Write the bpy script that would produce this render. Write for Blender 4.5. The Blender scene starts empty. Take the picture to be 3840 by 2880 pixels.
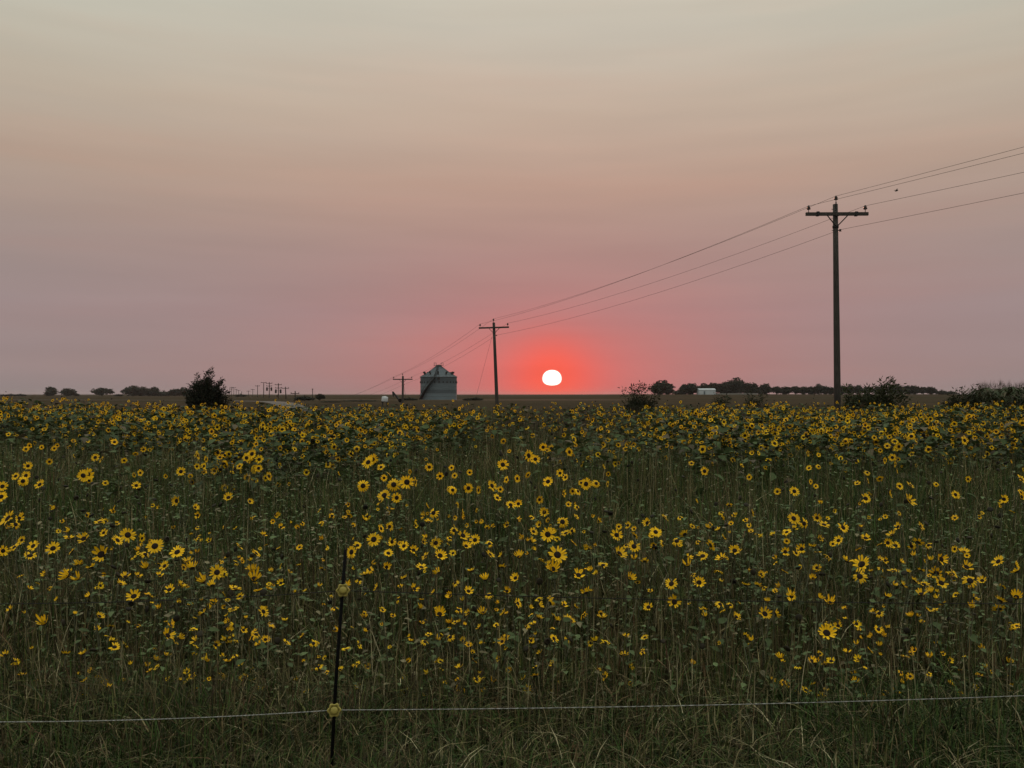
import bpy, bmesh, math, random
import numpy as np
from mathutils import Vector, Matrix

random.seed(7)
rng = np.random.default_rng(7)
scene = bpy.context.scene
COL = scene.collection

# ------------------------------------------------------------------ camera
EYE = 1.7
FPX = 3000.0                       # focal length in pixels of the 3840 px wide photograph
PITCH = math.atan(38.0 / FPX)
cam_d = bpy.data.cameras.new('camera')
cam = bpy.data.objects.new('camera', cam_d)
COL.objects.link(cam)
cam_d.sensor_width = 36.0
cam_d.lens = 36.0 * FPX / 3840.0
cam_d.clip_start = 0.05
cam_d.clip_end = 20000.0
cam.location = (0, 0, EYE)
cam.rotation_euler = (math.pi / 2 + PITCH, 0, 0)
scene.camera = cam

def at(px, py, d):
    """World point seen at pixel (px, py) of the photograph at forward distance d."""
    u = (px - 1920.0) / FPX
    v = (1440.0 - py) / FPX
    c, s = math.cos(PITCH), math.sin(PITCH)
    y = c - v * s
    z = s + v * c
    k = d / y
    return Vector((u * k, d, EYE + z * k))

def lin(r, g, b):
    f = lambda c: (c / 255.0) / 12.92 if c <= 10 else (((c / 255.0) + 0.055) / 1.055) ** 2.4
    return (f(r), f(g), f(b), 1.0)

# ------------------------------------------------------------------ world: smoky sunset sky
SUN_AZ = math.atan((2070 - 1920) / FPX)
SUN_EL = math.atan((1477 - 1418) / FPX)
S = Vector((math.sin(SUN_AZ) * math.cos(SUN_EL), math.cos(SUN_AZ) * math.cos(SUN_EL), math.sin(SUN_EL)))
world = bpy.data.worlds.new('World')
scene.world = world
world.use_nodes = True
nt = world.node_tree
for n in list(nt.nodes):
    nt.nodes.remove(n)
def N(tree, t, **kw):
    n = tree.nodes.new(t)
    for k, v in kw.items():
        setattr(n, k, v)
    return n
def mth(tree, op, a, b=None, c=None, clamp=False):
    n = N(tree, 'ShaderNodeMath', operation=op, use_clamp=clamp)
    for i, v in enumerate((a, b, c)):
        if v is None:
            continue
        if isinstance(v, (int, float)):
            n.inputs[i].default_value = v
        else:
            tree.links.new(v, n.inputs[i])
    return n.outputs[0]
def mixc(tree, fac, a, b, blend='MIX'):
    n = N(tree, 'ShaderNodeMix', data_type='RGBA', blend_type=blend)
    for sock, v in ((n.inputs[0], fac), (n.inputs[6], a), (n.inputs[7], b)):
        if isinstance(v, (int, float)):
            sock.default_value = v
        elif isinstance(v, tuple):
            sock.default_value = v
        else:
            tree.links.new(v, sock)
    return n.outputs[2]
def ramp(tree, fac, stops, interp='LINEAR'):
    n = N(tree, 'ShaderNodeValToRGB')
    n.color_ramp.interpolation = interp
    e = n.color_ramp.elements
    while len(e) > 1:
        e.remove(e[-1])
    e[0].position, e[0].color = stops[0]
    for p, c in stops[1:]:
        k = e.new(p)
        k.color = c
    tree.links.new(fac, n.inputs[0])
    return n.outputs[0]

tc = N(nt, 'ShaderNodeTexCoord')
D = tc.outputs['Generated']
sep = N(nt, 'ShaderNodeSeparateXYZ')
nt.links.new(D, sep.inputs[0])
Z = sep.outputs[2]
base = ramp(nt, mth(nt, 'MAXIMUM', Z, 0.0), [
    (0.0, lin(136, 131, 131)), (0.03, lin(149, 136, 134)), (0.10, lin(151, 139, 138)),
    (0.17, lin(157, 144, 138)), (0.25, lin(173, 158, 143)), (0.33, lin(184, 177, 160)),
    (0.40, lin(188, 190, 175)), (0.46, lin(192, 197, 182)), (0.70, lin(224, 230, 216)), (1.0, lin(248, 254, 244))])
def dotn(v):
    n = N(nt, 'ShaderNodeVectorMath', operation='DOT_PRODUCT')
    nt.links.new(D, n.inputs[0])
    n.inputs[1].default_value = v
    return n.outputs['Value']
theta = mth(nt, 'MULTIPLY', mth(nt, 'ARCCOSINE', mth(nt, 'MINIMUM', dotn(S), 0.9999999)), 180 / math.pi)
def fall(scale, power):
    return mth(nt, 'EXPONENT', mth(nt, 'MULTIPLY', mth(nt, 'POWER', mth(nt, 'DIVIDE', theta, scale), power), -1.0))
R_ = Vector((math.cos(SUN_AZ), -math.sin(SUN_AZ), 0))
U_ = R_.cross(S)
if U_.z < 0:
    U_ = -U_
def fall_oval(scale, power, flat):
    """glow round the sun, flattened towards the horizon by the smoke layer"""
    a_ = mth(nt, 'MULTIPLY', dotn(R_), 180 / math.pi)
    b_ = mth(nt, 'MULTIPLY', dotn(U_), flat * 180 / math.pi)
    t_ = mth(nt, 'SQRT', mth(nt, 'ADD', mth(nt, 'MULTIPLY', a_, a_), mth(nt, 'MULTIPLY', b_, b_)))
    f_ = mth(nt, 'EXPONENT', mth(nt, 'MULTIPLY', mth(nt, 'POWER', mth(nt, 'DIVIDE', t_, scale), power), -1.0))
    return mth(nt, 'MULTIPLY', f_, mth(nt, 'GREATER_THAN', dotn(S), 0.0))
g_wide = fall(34.0, 2.0)
warm = mixc(nt, g_wide, (1, 1, 1, 1), (1.19, 0.94, 0.925, 1))
sky = mixc(nt, 1.0, base, warm, 'MULTIPLY')
sky = mixc(nt, fall_oval(7.5, 1.1, 2.0), sky, lin(240, 99, 91))
sky = mixc(nt, fall_oval(2.6, 2.0, 1.05), sky, lin(252, 97, 77))
# thin veils of smoke, long and level
mp = N(nt, 'ShaderNodeMapping')
nt.links.new(D, mp.inputs[0])
mp.inputs['Scale'].default_value = (2.0, 2.0, 22.0)
nz = N(nt, 'ShaderNodeTexNoise')
nz.inputs['Scale'].default_value = 1.6
nz.inputs['Detail'].default_value = 3.0
nt.links.new(mp.outputs[0], nz.inputs['Vector'])
veil = mth(nt, 'MULTIPLY_ADD', nz.outputs[0], 0.15, 0.925)
vc = N(nt, 'ShaderNodeCombineColor')
for i in range(3):
    nt.links.new(veil, vc.inputs[i])
sky = mixc(nt, 1.0, sky, vc.outputs[0], 'MULTIPLY')
mp2 = N(nt, 'ShaderNodeMapping')
nt.links.new(D, mp2.inputs[0])
mp2.inputs['Rotation'].default_value = (0.0, 0.10, 0.0)
mp2.inputs['Scale'].default_value = (1.1, 1.1, 11.0)
nz2 = N(nt, 'ShaderNodeTexNoise')
nz2.inputs['Scale'].default_value = 2.3
nz2.inputs['Detail'].default_value = 4.0
nt.links.new(mp2.outputs[0], nz2.inputs['Vector'])
streak = ramp(nt, nz2.outputs[0], [(0.30, (0.975, 0.99, 1.0, 1)), (0.5, (1, 1, 1, 1)), (0.70, (1.03, 0.99, 0.98, 1))])
sky = mixc(nt, 1.0, sky, streak, 'MULTIPLY')
# the sun's disc, flattened by refraction
dx = mth(nt, 'DIVIDE', dotn(R_), 32.0 / FPX)
dz0 = dotn(U_)
dzu = mth(nt, 'DIVIDE', mth(nt, 'MAXIMUM', dz0, 0.0), 28.0 / FPX)
dzl = mth(nt, 'DIVIDE', mth(nt, 'MINIMUM', dz0, 0.0), 24.0 / FPX)
q = mth(nt, 'ADD', mth(nt, 'POWER', mth(nt, 'ABSOLUTE', dx), 2.2),
        mth(nt, 'ADD', mth(nt, 'POWER', dzu, 2.0), mth(nt, 'POWER', mth(nt, 'ABSOLUTE', dzl), 2.6)))
front = mth(nt, 'GREATER_THAN', dotn(S), 0.9)
mr = N(nt, 'ShaderNodeMapRange', interpolation_type='SMOOTHSTEP')
nt.links.new(q, mr.inputs[0])
mr.inputs[1].default_value = 1.45
mr.inputs[2].default_value = 0.80
disc = mth(nt, 'MULTIPLY', mr.outputs[0], front)
sky = mixc(nt, disc, sky, (3.2, 2.9, 2.5, 1))
bg = N(nt, 'ShaderNodeBackground')
nt.links.new(sky, bg.inputs[0])
bg.inputs[1].default_value = 1.0
wo = N(nt, 'ShaderNodeOutputWorld')
nt.links.new(bg.outputs[0], wo.inputs[0])

# ------------------------------------------------------------------ sun lamp (veiled by smoke, so weak and red)
sl = bpy.data.lights.new('sun', 'SUN')
sl.energy = 1.0
sl.angle = math.radians(1.3)
sl.color = (1.0, 0.36, 0.2)
so = bpy.data.objects.new('sun', sl)
COL.objects.link(so)
so.rotation_euler = S.to_track_quat('Z', 'Y').to_euler()

# ------------------------------------------------------------------ exposure / renderer
vs = scene.view_settings
vs.view_transform = 'Standard'
vs.look = 'None'
vs.exposure = 0.0
vs.gamma = 1.0
scene.render.engine = 'CYCLES'
cy = scene.cycles
cy.max_bounces = 5
cy.diffuse_bounces = 1
cy.glossy_bounces = 2
cy.transmission_bounces = 2
cy.volume_bounces = 0
cy.transparent_max_bounces = 6
cy.use_denoising = True
cy.sample_clamp_indirect = 4.0

# ------------------------------------------------------------------ helpers
def tag(o, label=None, cat=None, group=None, kind=None):
    if label: o['label'] = label
    if cat: o['category'] = cat
    if group: o['group'] = group
    if kind: o['kind'] = kind
    return o
def link(name, mesh, parent=None, loc=None, mat=None):
    o = bpy.data.objects.new(name, mesh)
    COL.objects.link(o)
    if parent is not None:
        o.parent = parent
    if mat is not None:
        o.matrix_local = mat
    elif loc is not None:
        o.location = loc
    return o
def empty(name, loc, label, cat, group=None, rz=0.0):
    o = bpy.data.objects.new(name, None)
    o.empty_display_size = 0.2
    COL.objects.link(o)
    o.location = loc
    o.rotation_euler = (0, 0, rz)
    return tag(o, label, cat, group)

class MB:
    """collects geometry for one mesh"""
    def __init__(self):
        self.v, self.f = [], []
    def add(self, vs_, fs):
        k = len(self.v)
        self.v += [tuple(p) for p in vs_]
        self.f += [tuple(i + k for i in f) for f in fs]
    def box(self, c, s, rot=None):
        hx, hy, hz = s[0] / 2, s[1] / 2, s[2] / 2
        pts = [Vector((x, y, z)) for x in (-hx, hx) for y in (-hy, hy) for z in (-hz, hz)]
        if rot is not None:
            pts = [rot @ p for p in pts]
        c = Vector(c)
        self.add([p + c for p in pts], [(0, 1, 3, 2), (4, 6, 7, 5), (0, 4, 5, 1), (2, 3, 7, 6), (0, 2, 6, 4), (1, 5, 7, 3)])
    def bar(self, a, b, w, t=None):
        a, b = Vector(a), Vector(b)
        d = b - a
        q = d.to_track_quat('Z', 'Y').to_matrix()
        self.box((a + b) / 2, (w, t or w, d.length), q)
    def tube(self, path, radii, n=8, cap=True):
        P = [Vector(p) for p in path]
        if isinstance(radii, (int, float)):
            radii = [radii] * len(P)
        vs_, fs = [], []
        side = None
        for i, p in enumerate(P):
            t = (P[min(i + 1, len(P) - 1)] - P[max(i - 1, 0)]).normalized()
            if side is None:
                side = t.orthogonal().normalized()
            side = (side - t * side.dot(t)).normalized()
            up = t.cross(side)
            for k in range(n):
                a = 2 * math.pi * k / n
                vs_.append(p + (side * math.cos(a) + up * math.sin(a)) * radii[i])
        for i in range(len(P) - 1):
            for k in range(n):
                k2 = (k + 1) % n
                fs.append((i * n + k, i * n + k2, (i + 1) * n + k2, (i + 1) * n + k))
        if cap:
            fs.append(tuple(range(n - 1, -1, -1)))
            fs.append(tuple((len(P) - 1) * n + k for k in range(n)))
        self.add(vs_, fs)
    def lathe(self, prof, n=12, c=(0, 0, 0), rot=None, lobes=0, amp=0.0):
        c = Vector(c)
        vs_, fs = [], []
        for r, z in prof:
            for k in range(n):
                a = 2 * math.pi * k / n
                rr = r * (1 + amp * math.cos(lobes * a)) if lobes else r
                p = Vector((rr * math.cos(a), rr * math.sin(a), z))
                vs_.append((rot @ p if rot is not None else p) + c)
        m = len(prof)
        for i in range(m - 1):
            for k in range(n):
                k2 = (k + 1) % n
                fs.append((i * n + k, i * n + k2, (i + 1) * n + k2, (i + 1) * n + k))
        fs.append(tuple(range(n - 1, -1, -1)))
        fs.append(tuple((m - 1) * n + k for k in range(n)))
        self.add(vs_, fs)
    def mesh(self, name, mat, smooth=False):
        me = bpy.data.meshes.new(name)
        me.from_pydata(self.v, [], self.f)
        me.materials.append(mat)
        if smooth:
            me.shade_smooth()
        me.update()
        return me
    def build(self, name, mat, parent=None, loc=None, smooth=False):
        return link(name, self.mesh(name, mat, smooth), parent, loc)

def tri_mesh(name, V, F, mat, C=None):
    me = bpy.data.meshes.new(name)
    V = np.ascontiguousarray(V, dtype=np.float32)
    F = np.ascontiguousarray(F, dtype=np.int32)
    me.vertices.add(len(V))
    me.vertices.foreach_set('co', V.ravel())
    me.loops.add(F.size)
    me.loops.foreach_set('vertex_index', F.ravel())
    me.polygons.add(len(F))
    me.polygons.foreach_set('loop_start', np.arange(0, F.size, 3, dtype=np.int32))
    if isinstance(mat, (list, tuple)):
        for m in mat:
            me.materials.append(m)
    else:
        me.materials.append(mat)
    if C is not None:
        a = me.attributes.new('tint', 'FLOAT_COLOR', 'POINT')
        rgba = np.ones((len(V), 4), dtype=np.float32)
        rgba[:, :3] = C
        a.data.foreach_set('color', rgba.ravel())
    me.update(calc_edges=True)
    return me

class Big:
    """collects instanced templates into one triangle mesh with a tint per piece"""
    def __init__(self):
        self.V, self.F, self.C, self.n = [], [], [], 0
    def put(self, TV, TF, R, pos, col, tcol=None):
        """TV (k,3) template, R (n,3,3) rotation*scale, pos (n,3), col (n,3)"""
        n, k = len(pos), len(TV)
        if n == 0:
            return
        V = np.einsum('nij,kj->nki', R, TV) + pos[:, None, :]
        F = TF[None, :, :] + (np.arange(n) * k)[:, None, None] + self.n
        C = np.repeat(col[:, None, :], k, axis=1)
        if tcol is not None:
            C = C * tcol[None, :, :]
        self.V.append(V.reshape(-1, 3)); self.F.append(F.reshape(-1, 3)); self.C.append(C.reshape(-1, 3))
        self.n += n * k
    def raw(self, V, F, C):
        self.V.append(V); self.F.append(F + self.n); self.C.append(C); self.n += len(V)
    def mesh(self, name, mat):
        return tri_mesh(name, np.concatenate(self.V), np.concatenate(self.F), mat, np.concatenate(self.C))

def frames(normal, spin, scale):
    """rotation matrices taking local +Z to normal with a spin about it"""
    n = normal / np.linalg.norm(normal, axis=1, keepdims=True)
    ref = np.where(np.abs(n[:, 2:3]) > 0.95, np.array([[1.0, 0, 0]]), np.array([[0, 0, 1.0]]))
    x = np.cross(ref, n); x /= np.linalg.norm(x, axis=1, keepdims=True)
    y = np.cross(n, x)
    c, s = np.cos(spin)[:, None], np.sin(spin)[:, None]
    X, Y = c * x + s * y, -s * x + c * y
    M = np.stack([X, Y, n], axis=2)
    sc = np.asarray(scale)
    return M * (sc[:, None, None] if sc.ndim == 1 else sc[:, None, :])

# smooth value noise for patches in the field
class VNoise:
    def __init__(self, seed, cell):
        r = np.random.default_rng(seed)
        self.g = r.random((128, 128)); self.cell = cell
    def __call__(self, x, y):
        u, v = np.asarray(x) / self.cell + 41.3, np.asarray(y) / self.cell + 17.7
        i, j = np.floor(u).astype(int), np.floor(v).astype(int)
        f, g = u - i, v - j
        f, g = f * f * (3 - 2 * f), g * g * (3 - 2 * g)
        G = lambda a, b: self.g[a % 128, b % 128]
        return (G(i, j) * (1 - f) + G(i + 1, j) * f) * (1 - g) + (G(i, j + 1) * (1 - f) + G(i + 1, j + 1) * f) * g

# ------------------------------------------------------------------ materials
def pmat(name, col, rough=0.8, var=0.0, scale=8.0, metal=0.0, col2=None, stretch=None, bump=0.0, spec=0.3):
    m = bpy.data.materials.new(name)
    m.use_nodes = True
    t = m.node_tree
    b = t.nodes['Principled BSDF']
    b.inputs['Roughness'].default_value = rough
    b.inputs['Metallic'].default_value = metal
    b.inputs['Specular IOR Level'].default_value = spec
    if var or col2:
        co = N(t, 'ShaderNodeTexCoord')
        mpp = N(t, 'ShaderNodeMapping')
        t.links.new(co.outputs['Object'], mpp.inputs[0])
        mpp.inputs['Scale'].default_value = stretch or (1, 1, 1)
        no = N(t, 'ShaderNodeTexNoise')
        no.inputs['Scale'].default_value = scale
        no.inputs['Detail'].default_value = 5.0
        t.links.new(mpp.outputs[0], no.inputs['Vector'])
        c2 = col2 or tuple(max(0.0, c * (1 - var)) for c in col[:3])
        c1 = tuple(c * (1 + var) for c in col[:3]) if not col2 else col[:3]
        r = ramp(t, no.outputs[0], [(0.32, tuple(c2[:3]) + (1,)), (0.68, tuple(c1) + (1,))])
        t.links.new(r, b.inputs['Base Color'])
        if bump:
            bp = N(t, 'ShaderNodeBump')
            bp.inputs['Strength'].default_value = bump
            bp.inputs['Distance'].default_value = 0.02
            t.links.new(no.outputs[0], bp.inputs['Height'])
            t.links.new(bp.outputs[0], b.inputs['Normal'])
    else:
        b.inputs['Base Color'].default_value = tuple(col[:3]) + (1,)
    return m
def leafmat(name, col=None, transl=0.25, rough=0.75, var=0.35, scale=30.0):
    """thin plant tissue: diffuse + some light through it; colour from the piece's own tint when col is None"""
    m = bpy.data.materials.new(name)
    m.use_nodes = True
    t = m.node_tree
    b = t.nodes['Principled BSDF']
    b.inputs['Roughness'].default_value = rough
    b.inputs['Specular IOR Level'].default_value = 0.25
    co = N(t, 'ShaderNodeTexCoord')
    no = N(t, 'ShaderNodeTexNoise')
    no.inputs['Scale'].default_value = scale
    no.inputs['Detail'].default_value = 3.0
    t.links.new(co.outputs['Object'], no.inputs['Vector'])
    f = mth(t, 'MULTIPLY_ADD', no.outputs[0], 2 * var, 1 - var)
    cc = N(t, 'ShaderNodeCombineColor')
    for i in range(3):
        t.links.new(f, cc.inputs[i])
    if col is None:
        a = N(t, 'ShaderNodeAttribute', attribute_name='tint')
        src = a.outputs['Color']
    else:
        oi = N(t, 'ShaderNodeObjectInfo')
        k = mth(t, 'MULTIPLY_ADD', oi.outputs['Random'], 0.35, 0.82)
        ck = N(t, 'ShaderNodeCombineColor')
        for i in range(3):
            t.links.new(k, ck.inputs[i])
        src = mixc(t, 1.0, tuple(col[:3]) + (1,), ck.outputs[0], 'MULTIPLY')
    src = mixc(t, 1.0, src, cc.outputs[0], 'MULTIPLY')
    t.links.new(src, b.inputs['Base Color'])
    tr = N(t, 'ShaderNodeBsdfTranslucent')
    t.links.new(src, tr.inputs[0])
    mx = N(t, 'ShaderNodeMixShader')
    mx.inputs[0].default_value = transl
    t.links.new(b.outputs[0], mx.inputs[1])
    t.links.new(tr.outputs[0], mx.inputs[2])
    out = t.nodes['Material Output']
    t.links.new(mx.outputs[0], out.inputs[0])
    return m

PETAL = (0.97, 0.575, 0.010)
M = dict(
    wood=pmat('weathered_wood', (0.056, 0.050, 0.046), 0.9, var=0.4, scale=6, stretch=(9, 9, 0.6), bump=0.4),
    wood_far=pmat('dark_wood', (0.045, 0.035, 0.03), 0.9),
    porcelain=pmat('insulator_glaze', (0.035, 0.02, 0.016), 0.35),
    steel=pmat('galvanised_steel', (0.135, 0.172, 0.20), 0.55, var=0.12, scale=0.5, metal=0.25, stretch=(1, 1, 6)),
    steel_dark=pmat('aged_steel', (0.095, 0.118, 0.138), 0.6, var=0.15, scale=0.6, metal=0.2, stretch=(1, 1, 6)),
    steel_light=pmat('clean_steel', (0.17, 0.215, 0.25), 0.55, var=0.1, scale=0.5, metal=0.25, stretch=(1, 1, 6)),
    iron=pmat('dark_iron', (0.02, 0.02, 0.022), 0.6),
    wire=pmat('line_wire', (0.05, 0.035, 0.03), 0.6),
    fencewire=pmat('dark_fence_wire', (0.012, 0.011, 0.010), 0.7),
    poly=pmat('white_polywire', (0.40, 0.40, 0.38), 0.7, col2=(0.16, 0.16, 0.15), scale=90, stretch=(1, 1, 1)),
    rod=pmat('black_rod', (0.004, 0.004, 0.004), 0.8, spec=0.1),
    yellow=pmat('yellow_plastic', (0.33, 0.275, 0.065), 0.55, var=0.12, scale=60),
    white=pmat('white_metal_sheet', (0.50, 0.55, 0.59), 0.6, var=0.05, scale=0.8),
    tank=pmat('white_plastic', (0.58, 0.61, 0.65), 0.5, var=0.05, scale=2),
    concrete=pmat('pale_concrete', (0.24, 0.235, 0.22), 0.9, var=0.15, scale=0.5),
    gravel=pmat('gravel', (0.115, 0.107, 0.102), 0.95, var=0.25, scale=1.2),
    bark=pmat('bark', (0.04, 0.032, 0.025), 0.95),
    treeleaf=leafmat('tree_leaves', None, 0.12, 0.8, 0.3, 2.0),
    grass=leafmat('grass_blades', None, 0.10, 0.8, 0.25, 14.0),
    flora=leafmat('plant_tissue', None, 0.14, 0.7, 0.2, 25.0),
    petal=leafmat('petals', PETAL, 0.16, 0.65, 0.15, 60.0),
    disc=pmat('seed_disc', (0.014, 0.009, 0.007), 0.95, var=0.4, scale=220),
    leaf=leafmat('sunflower_leaf', (0.074, 0.104, 0.040), 0.2, 0.75, 0.3, 40.0),
    stem=pmat('sunflower_stem', (0.085, 0.088, 0.05), 0.85, var=0.25, scale=30),
    feather=pmat('feathers', (0.05, 0.045, 0.04), 0.9),
)
def groundmat():
    m = bpy.data.materials.new('field_soil')
    m.use_nodes = True
    t = m.node_tree
    b = t.nodes['Principled BSDF']
    b.inputs['Roughness'].default_value = 1.0
    b.inputs['Specular IOR Level'].default_value = 0.0
    co = N(t, 'ShaderNodeTexCoord')
    n1 = N(t, 'ShaderNodeTexNoise'); n1.inputs['Scale'].default_value = 0.012; n1.inputs['Detail'].default_value = 4
    mpp = N(t, 'ShaderNodeMapping'); mpp.inputs['Scale'].default_value = (0.35, 1, 1)
    t.links.new(co.outputs['Object'], mpp.inputs[0]); t.links.new(mpp.outputs[0], n1.inputs['Vector'])
    n2 = N(t, 'ShaderNodeTexNoise'); n2.inputs['Scale'].default_value = 1.3; n2.inputs['Detail'].default_value = 6
    t.links.new(co.outputs['Object'], n2.inputs['Vector'])
    a = ramp(t, n1.outputs[0], [(0.35, (0.048, 0.044, 0.026, 1)), (0.5, (0.072, 0.053, 0.038, 1)), (0.66, (0.042, 0.038, 0.023, 1))])
    c = ramp(t, n2.outputs[0], [(0.3, (0.6, 0.6, 0.6, 1)), (0.7, (1.25, 1.2, 1.15, 1))])
    t.links.new(mixc(t, 1.0, a, c, 'MULTIPLY'), b.inputs['Base Color'])
    return m
M['soil'] = groundmat()

# ------------------------------------------------------------------ ground: one sheet to the horizon, with a hollow where the line dips
def gh(x, y):
    x, y = np.asarray(x, dtype=float), np.asarray(y, dtype=float)
    sm = lambda t: np.clip(t, 0, 1) ** 2 * (3 - 2 * np.clip(t, 0, 1))
    rise = 1.45 * sm((y - 260) / 200) * sm((x - 0.06 * y) / (0.12 * np.maximum(y, 1.0)))
    return rise - 5.4 * np.exp(-((x + 16) ** 2 + (y - 105) ** 2) / (2 * 22.0 ** 2))
def ghs(x, y):
    return float(gh(x, y))
ys = np.concatenate([np.linspace(-60, 200, 66), np.geomspace(212, 600, 40), np.geomspace(640, 5000, 20)])
xs = np.concatenate([-np.geomspace(90, 4600, 24)[::-1], np.linspace(-80, 80, 41), np.geomspace(86, 400, 30), np.geomspace(450, 4600, 14)])
GX, GY = np.meshgrid(xs, ys)
GV = np.stack([GX, GY, gh(GX, GY)], -1).reshape(-1, 3)
nx = len(xs)
idx = (np.arange(len(ys) - 1)[:, None] * nx + np.arange(nx - 1)[None, :]).ravel()
GF = np.concatenate([np.stack([idx, idx + 1, idx + nx + 1], 1), np.stack([idx, idx + nx + 1, idx + nx], 1)])
tag(link('ground', tri_mesh('ground', GV, GF, M['soil'])), kind='structure')

def strip(name, pts, w, mat, dz):
    mb = MB()
    P = [Vector((p[0], p[1], 0)) for p in pts]
    Q = []
    for i in range(len(P) - 1):
        for k in range(6):
            Q.append(P[i].lerp(P[i + 1], k / 6))
    Q.append(P[-1])
    vs_ = []
    for i, p in enumerate(Q):
        t = (Q[min(i + 1, len(Q) - 1)] - Q[max(i - 1, 0)]).normalized()
        s = Vector((-t.y, t.x, 0)) * w / 2
        for q_ in (p + s, p - s):
            vs_.append((q_.x, q_.y, ghs(q_.x, q_.y) + dz))
    mb.add(vs_, [(2 * i, 2 * i + 1, 2 * i + 3, 2 * i + 2) for i in range(len(Q) - 1)])
    return mb.build(name, mat)
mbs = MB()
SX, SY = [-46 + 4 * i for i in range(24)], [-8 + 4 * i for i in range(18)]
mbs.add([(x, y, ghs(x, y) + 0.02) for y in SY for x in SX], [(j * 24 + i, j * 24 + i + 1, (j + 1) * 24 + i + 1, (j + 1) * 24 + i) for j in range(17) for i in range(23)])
tag(mbs.build('field_soil', pmat('soil_gap_shade', (0.020, 0.017, 0.011), 1.0, var=0.4, scale=3.0, spec=0.0)), kind='structure')  # added dark sheet: shade between the grass put into the soil colour
tag(strip('gravel_road', [(-220, 262), (-92, 226), (-56, 184), (-42, 150), (-33, 128)], 5.0, M['gravel'], 0.03),
    'pale gravel farm road curving behind the sunflowers', 'road', kind='structure')
tag(strip('yard', [(-60, 236), (-20, 232), (40, 234)], 9.0, pmat('yard_dirt', (0.13, 0.105, 0.085), 0.95, var=0.2, scale=0.4), 0.02),
    'bare tan dirt yard in front of the grain bin', 'yard', kind='structure')

# ------------------------------------------------------------------ utility poles
UP = 'utility poles along the road'
def pin_insulator(root, p, s=1.0, parent_name='insulator'):
    mb = MB()
    mb.tube([(0, 0, -0.03 * s), (0, 0, 0.13 * s)], 0.014 * s, 6)
    mb.lathe([(0.03, 0.10), (0.075, 0.115), (0.08, 0.15), (0.045, 0.165), (0.066, 0.185), (0.06, 0.215), (0.035, 0.23), (0.04, 0.26), (0.02, 0.275)], 10)
    me = mb.mesh('insulator', M['porcelain'], True)
    o = link('insulator', me, root, p)
    o.scale = (s, s, s)
    return o
def near_pole(px_top, py_top, px_base, d, label, arm_half=1.23, arm_drop=0.72, roll=0.0, detail=True, thick=0.10):
    top = at(px_top, py_top, d)
    bx = at(px_base, 1500, d).x
    base = Vector((bx, d, ghs(bx, d)))
    root = empty('utility_pole', base, label, 'utility pole', UP)
    H = top.z - base.z - 0.30                      # wooden top; the pin rises above it
    lean = (top.x - bx) / (top.z - base.z)
    path = [Vector((lean * h, 0, h)) for h in (-0.3, H * 0.25, H * 0.5, H * 0.75, H)]
    mb = MB(); mb.tube(path, [thick * 1.36, thick * 1.28, thick * 1.18, thick * 1.06, thick * 0.96], 14)
    mb.build('pole_shaft', M['wood'], root, smooth=True)
    za = H - 0.42 if detail else H - 0.42
    za = H - arm_drop + 0.30
    xa = lean * za
    rot = Matrix.Rotation(roll, 3, 'Y')
    mb = MB(); mb.box((xa, -thick - 0.055, za), (2 * arm_half, 0.10, 0.125), rot)
    mb.build('crossarm', M['wood'], root)
    for s in (-1, 1):
        mb = MB(); mb.tube([(xa + s * 0.42, -thick - 0.11, za - 0.05), (lean * (za - 0.5) + s * 0.03, -thick - 0.012, za - 0.47)], 0.022, 6)
        mb.build('arm_brace', M['iron'], root)
    pts = {}
    def loc(x, z):
        return rot @ Vector((x, 0, z))
    mb = MB(); mb.bar((lean * H - 0.02, -thick - 0.02, H - 0.28), (lean * H - 0.02, -thick - 0.02, H + 0.06), 0.04, 0.03)
    mb.build('pole_top_pin', M['iron'], root)
    o = pin_insulator(root, (lean * H - 0.02, -thick - 0.02, H + 0.04)); pts['top'] = base + Vector((lean * H - 0.02, -thick - 0.02, H + 0.30))
    for k, s in (('left', -1), ('right', 1)):
        v = rot @ Vector((s * (arm_half - 0.11), 0, 0.07))
        p = Vector((xa + v.x, -thick - 0.055, za + v.z))
        pin_insulator(root, p)
        pts[k] = base + p + Vector((0, 0, 0.25))
    zn = za - 0.62
    mb = MB(); mb.tube([(lean * zn + thick * 0.9, -0.02, zn), (lean * zn + thick + 0.10, -0.02, zn)], 0.018, 6)
    mb.lathe([(0.03, -0.045), (0.05, -0.04), (0.03, 0.0), (0.05, 0.04), (0.03, 0.045)], 10, (lean * zn + thick + 0.08, -0.02, zn))
    mb.build('neutral_spool', M['porcelain'], root, smooth=True)
    pts['neutral'] = base + Vector((lean * zn + thick + 0.08, -0.07, zn + 0.02))
    if detail:
        for x in (-0.76, 0.76):
            mb = MB(); mb.box((xa + x, -thick - 0.056, za), (0.10, 0.155, 0.165), rot)
            mb.tube([(xa + x - 0.03, -thick - 0.055, za + 0.06), (xa + x - 0.03, -thick - 0.055, za + 0.11)], 0.012, 6)
            mb.tube([(xa + x + 0.03, -thick - 0.055, za + 0.06), (xa + x + 0.03, -thick - 0.055, za + 0.11)], 0.012, 6)
            mb.build('arm_bracket', M['iron'], root)
        for z in (H - 0.20, zn):
            mb = MB(); mb.tube([(lean * z - thick * 0.8, -0.02, z), (lean * z - thick - 0.06, -0.02, z)], 0.012, 6)
            mb.build('through_bolt', M['iron'], root)
        mb = MB(); mb.lathe([(0.115, -0.05), (0.12, -0.03), (0.12, 0.03), (0.115, 0.05)], 14, (lean * (za - 0.48), 0, za - 0.48))
        mb.build('brace_band', M['iron'], root, smooth=True)
    return root, pts
p1, w1 = near_pole(3132, 738, 3141, 31.7, 'tall weathered wooden utility pole with one crossarm on the right', roll=-0.004)
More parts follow.
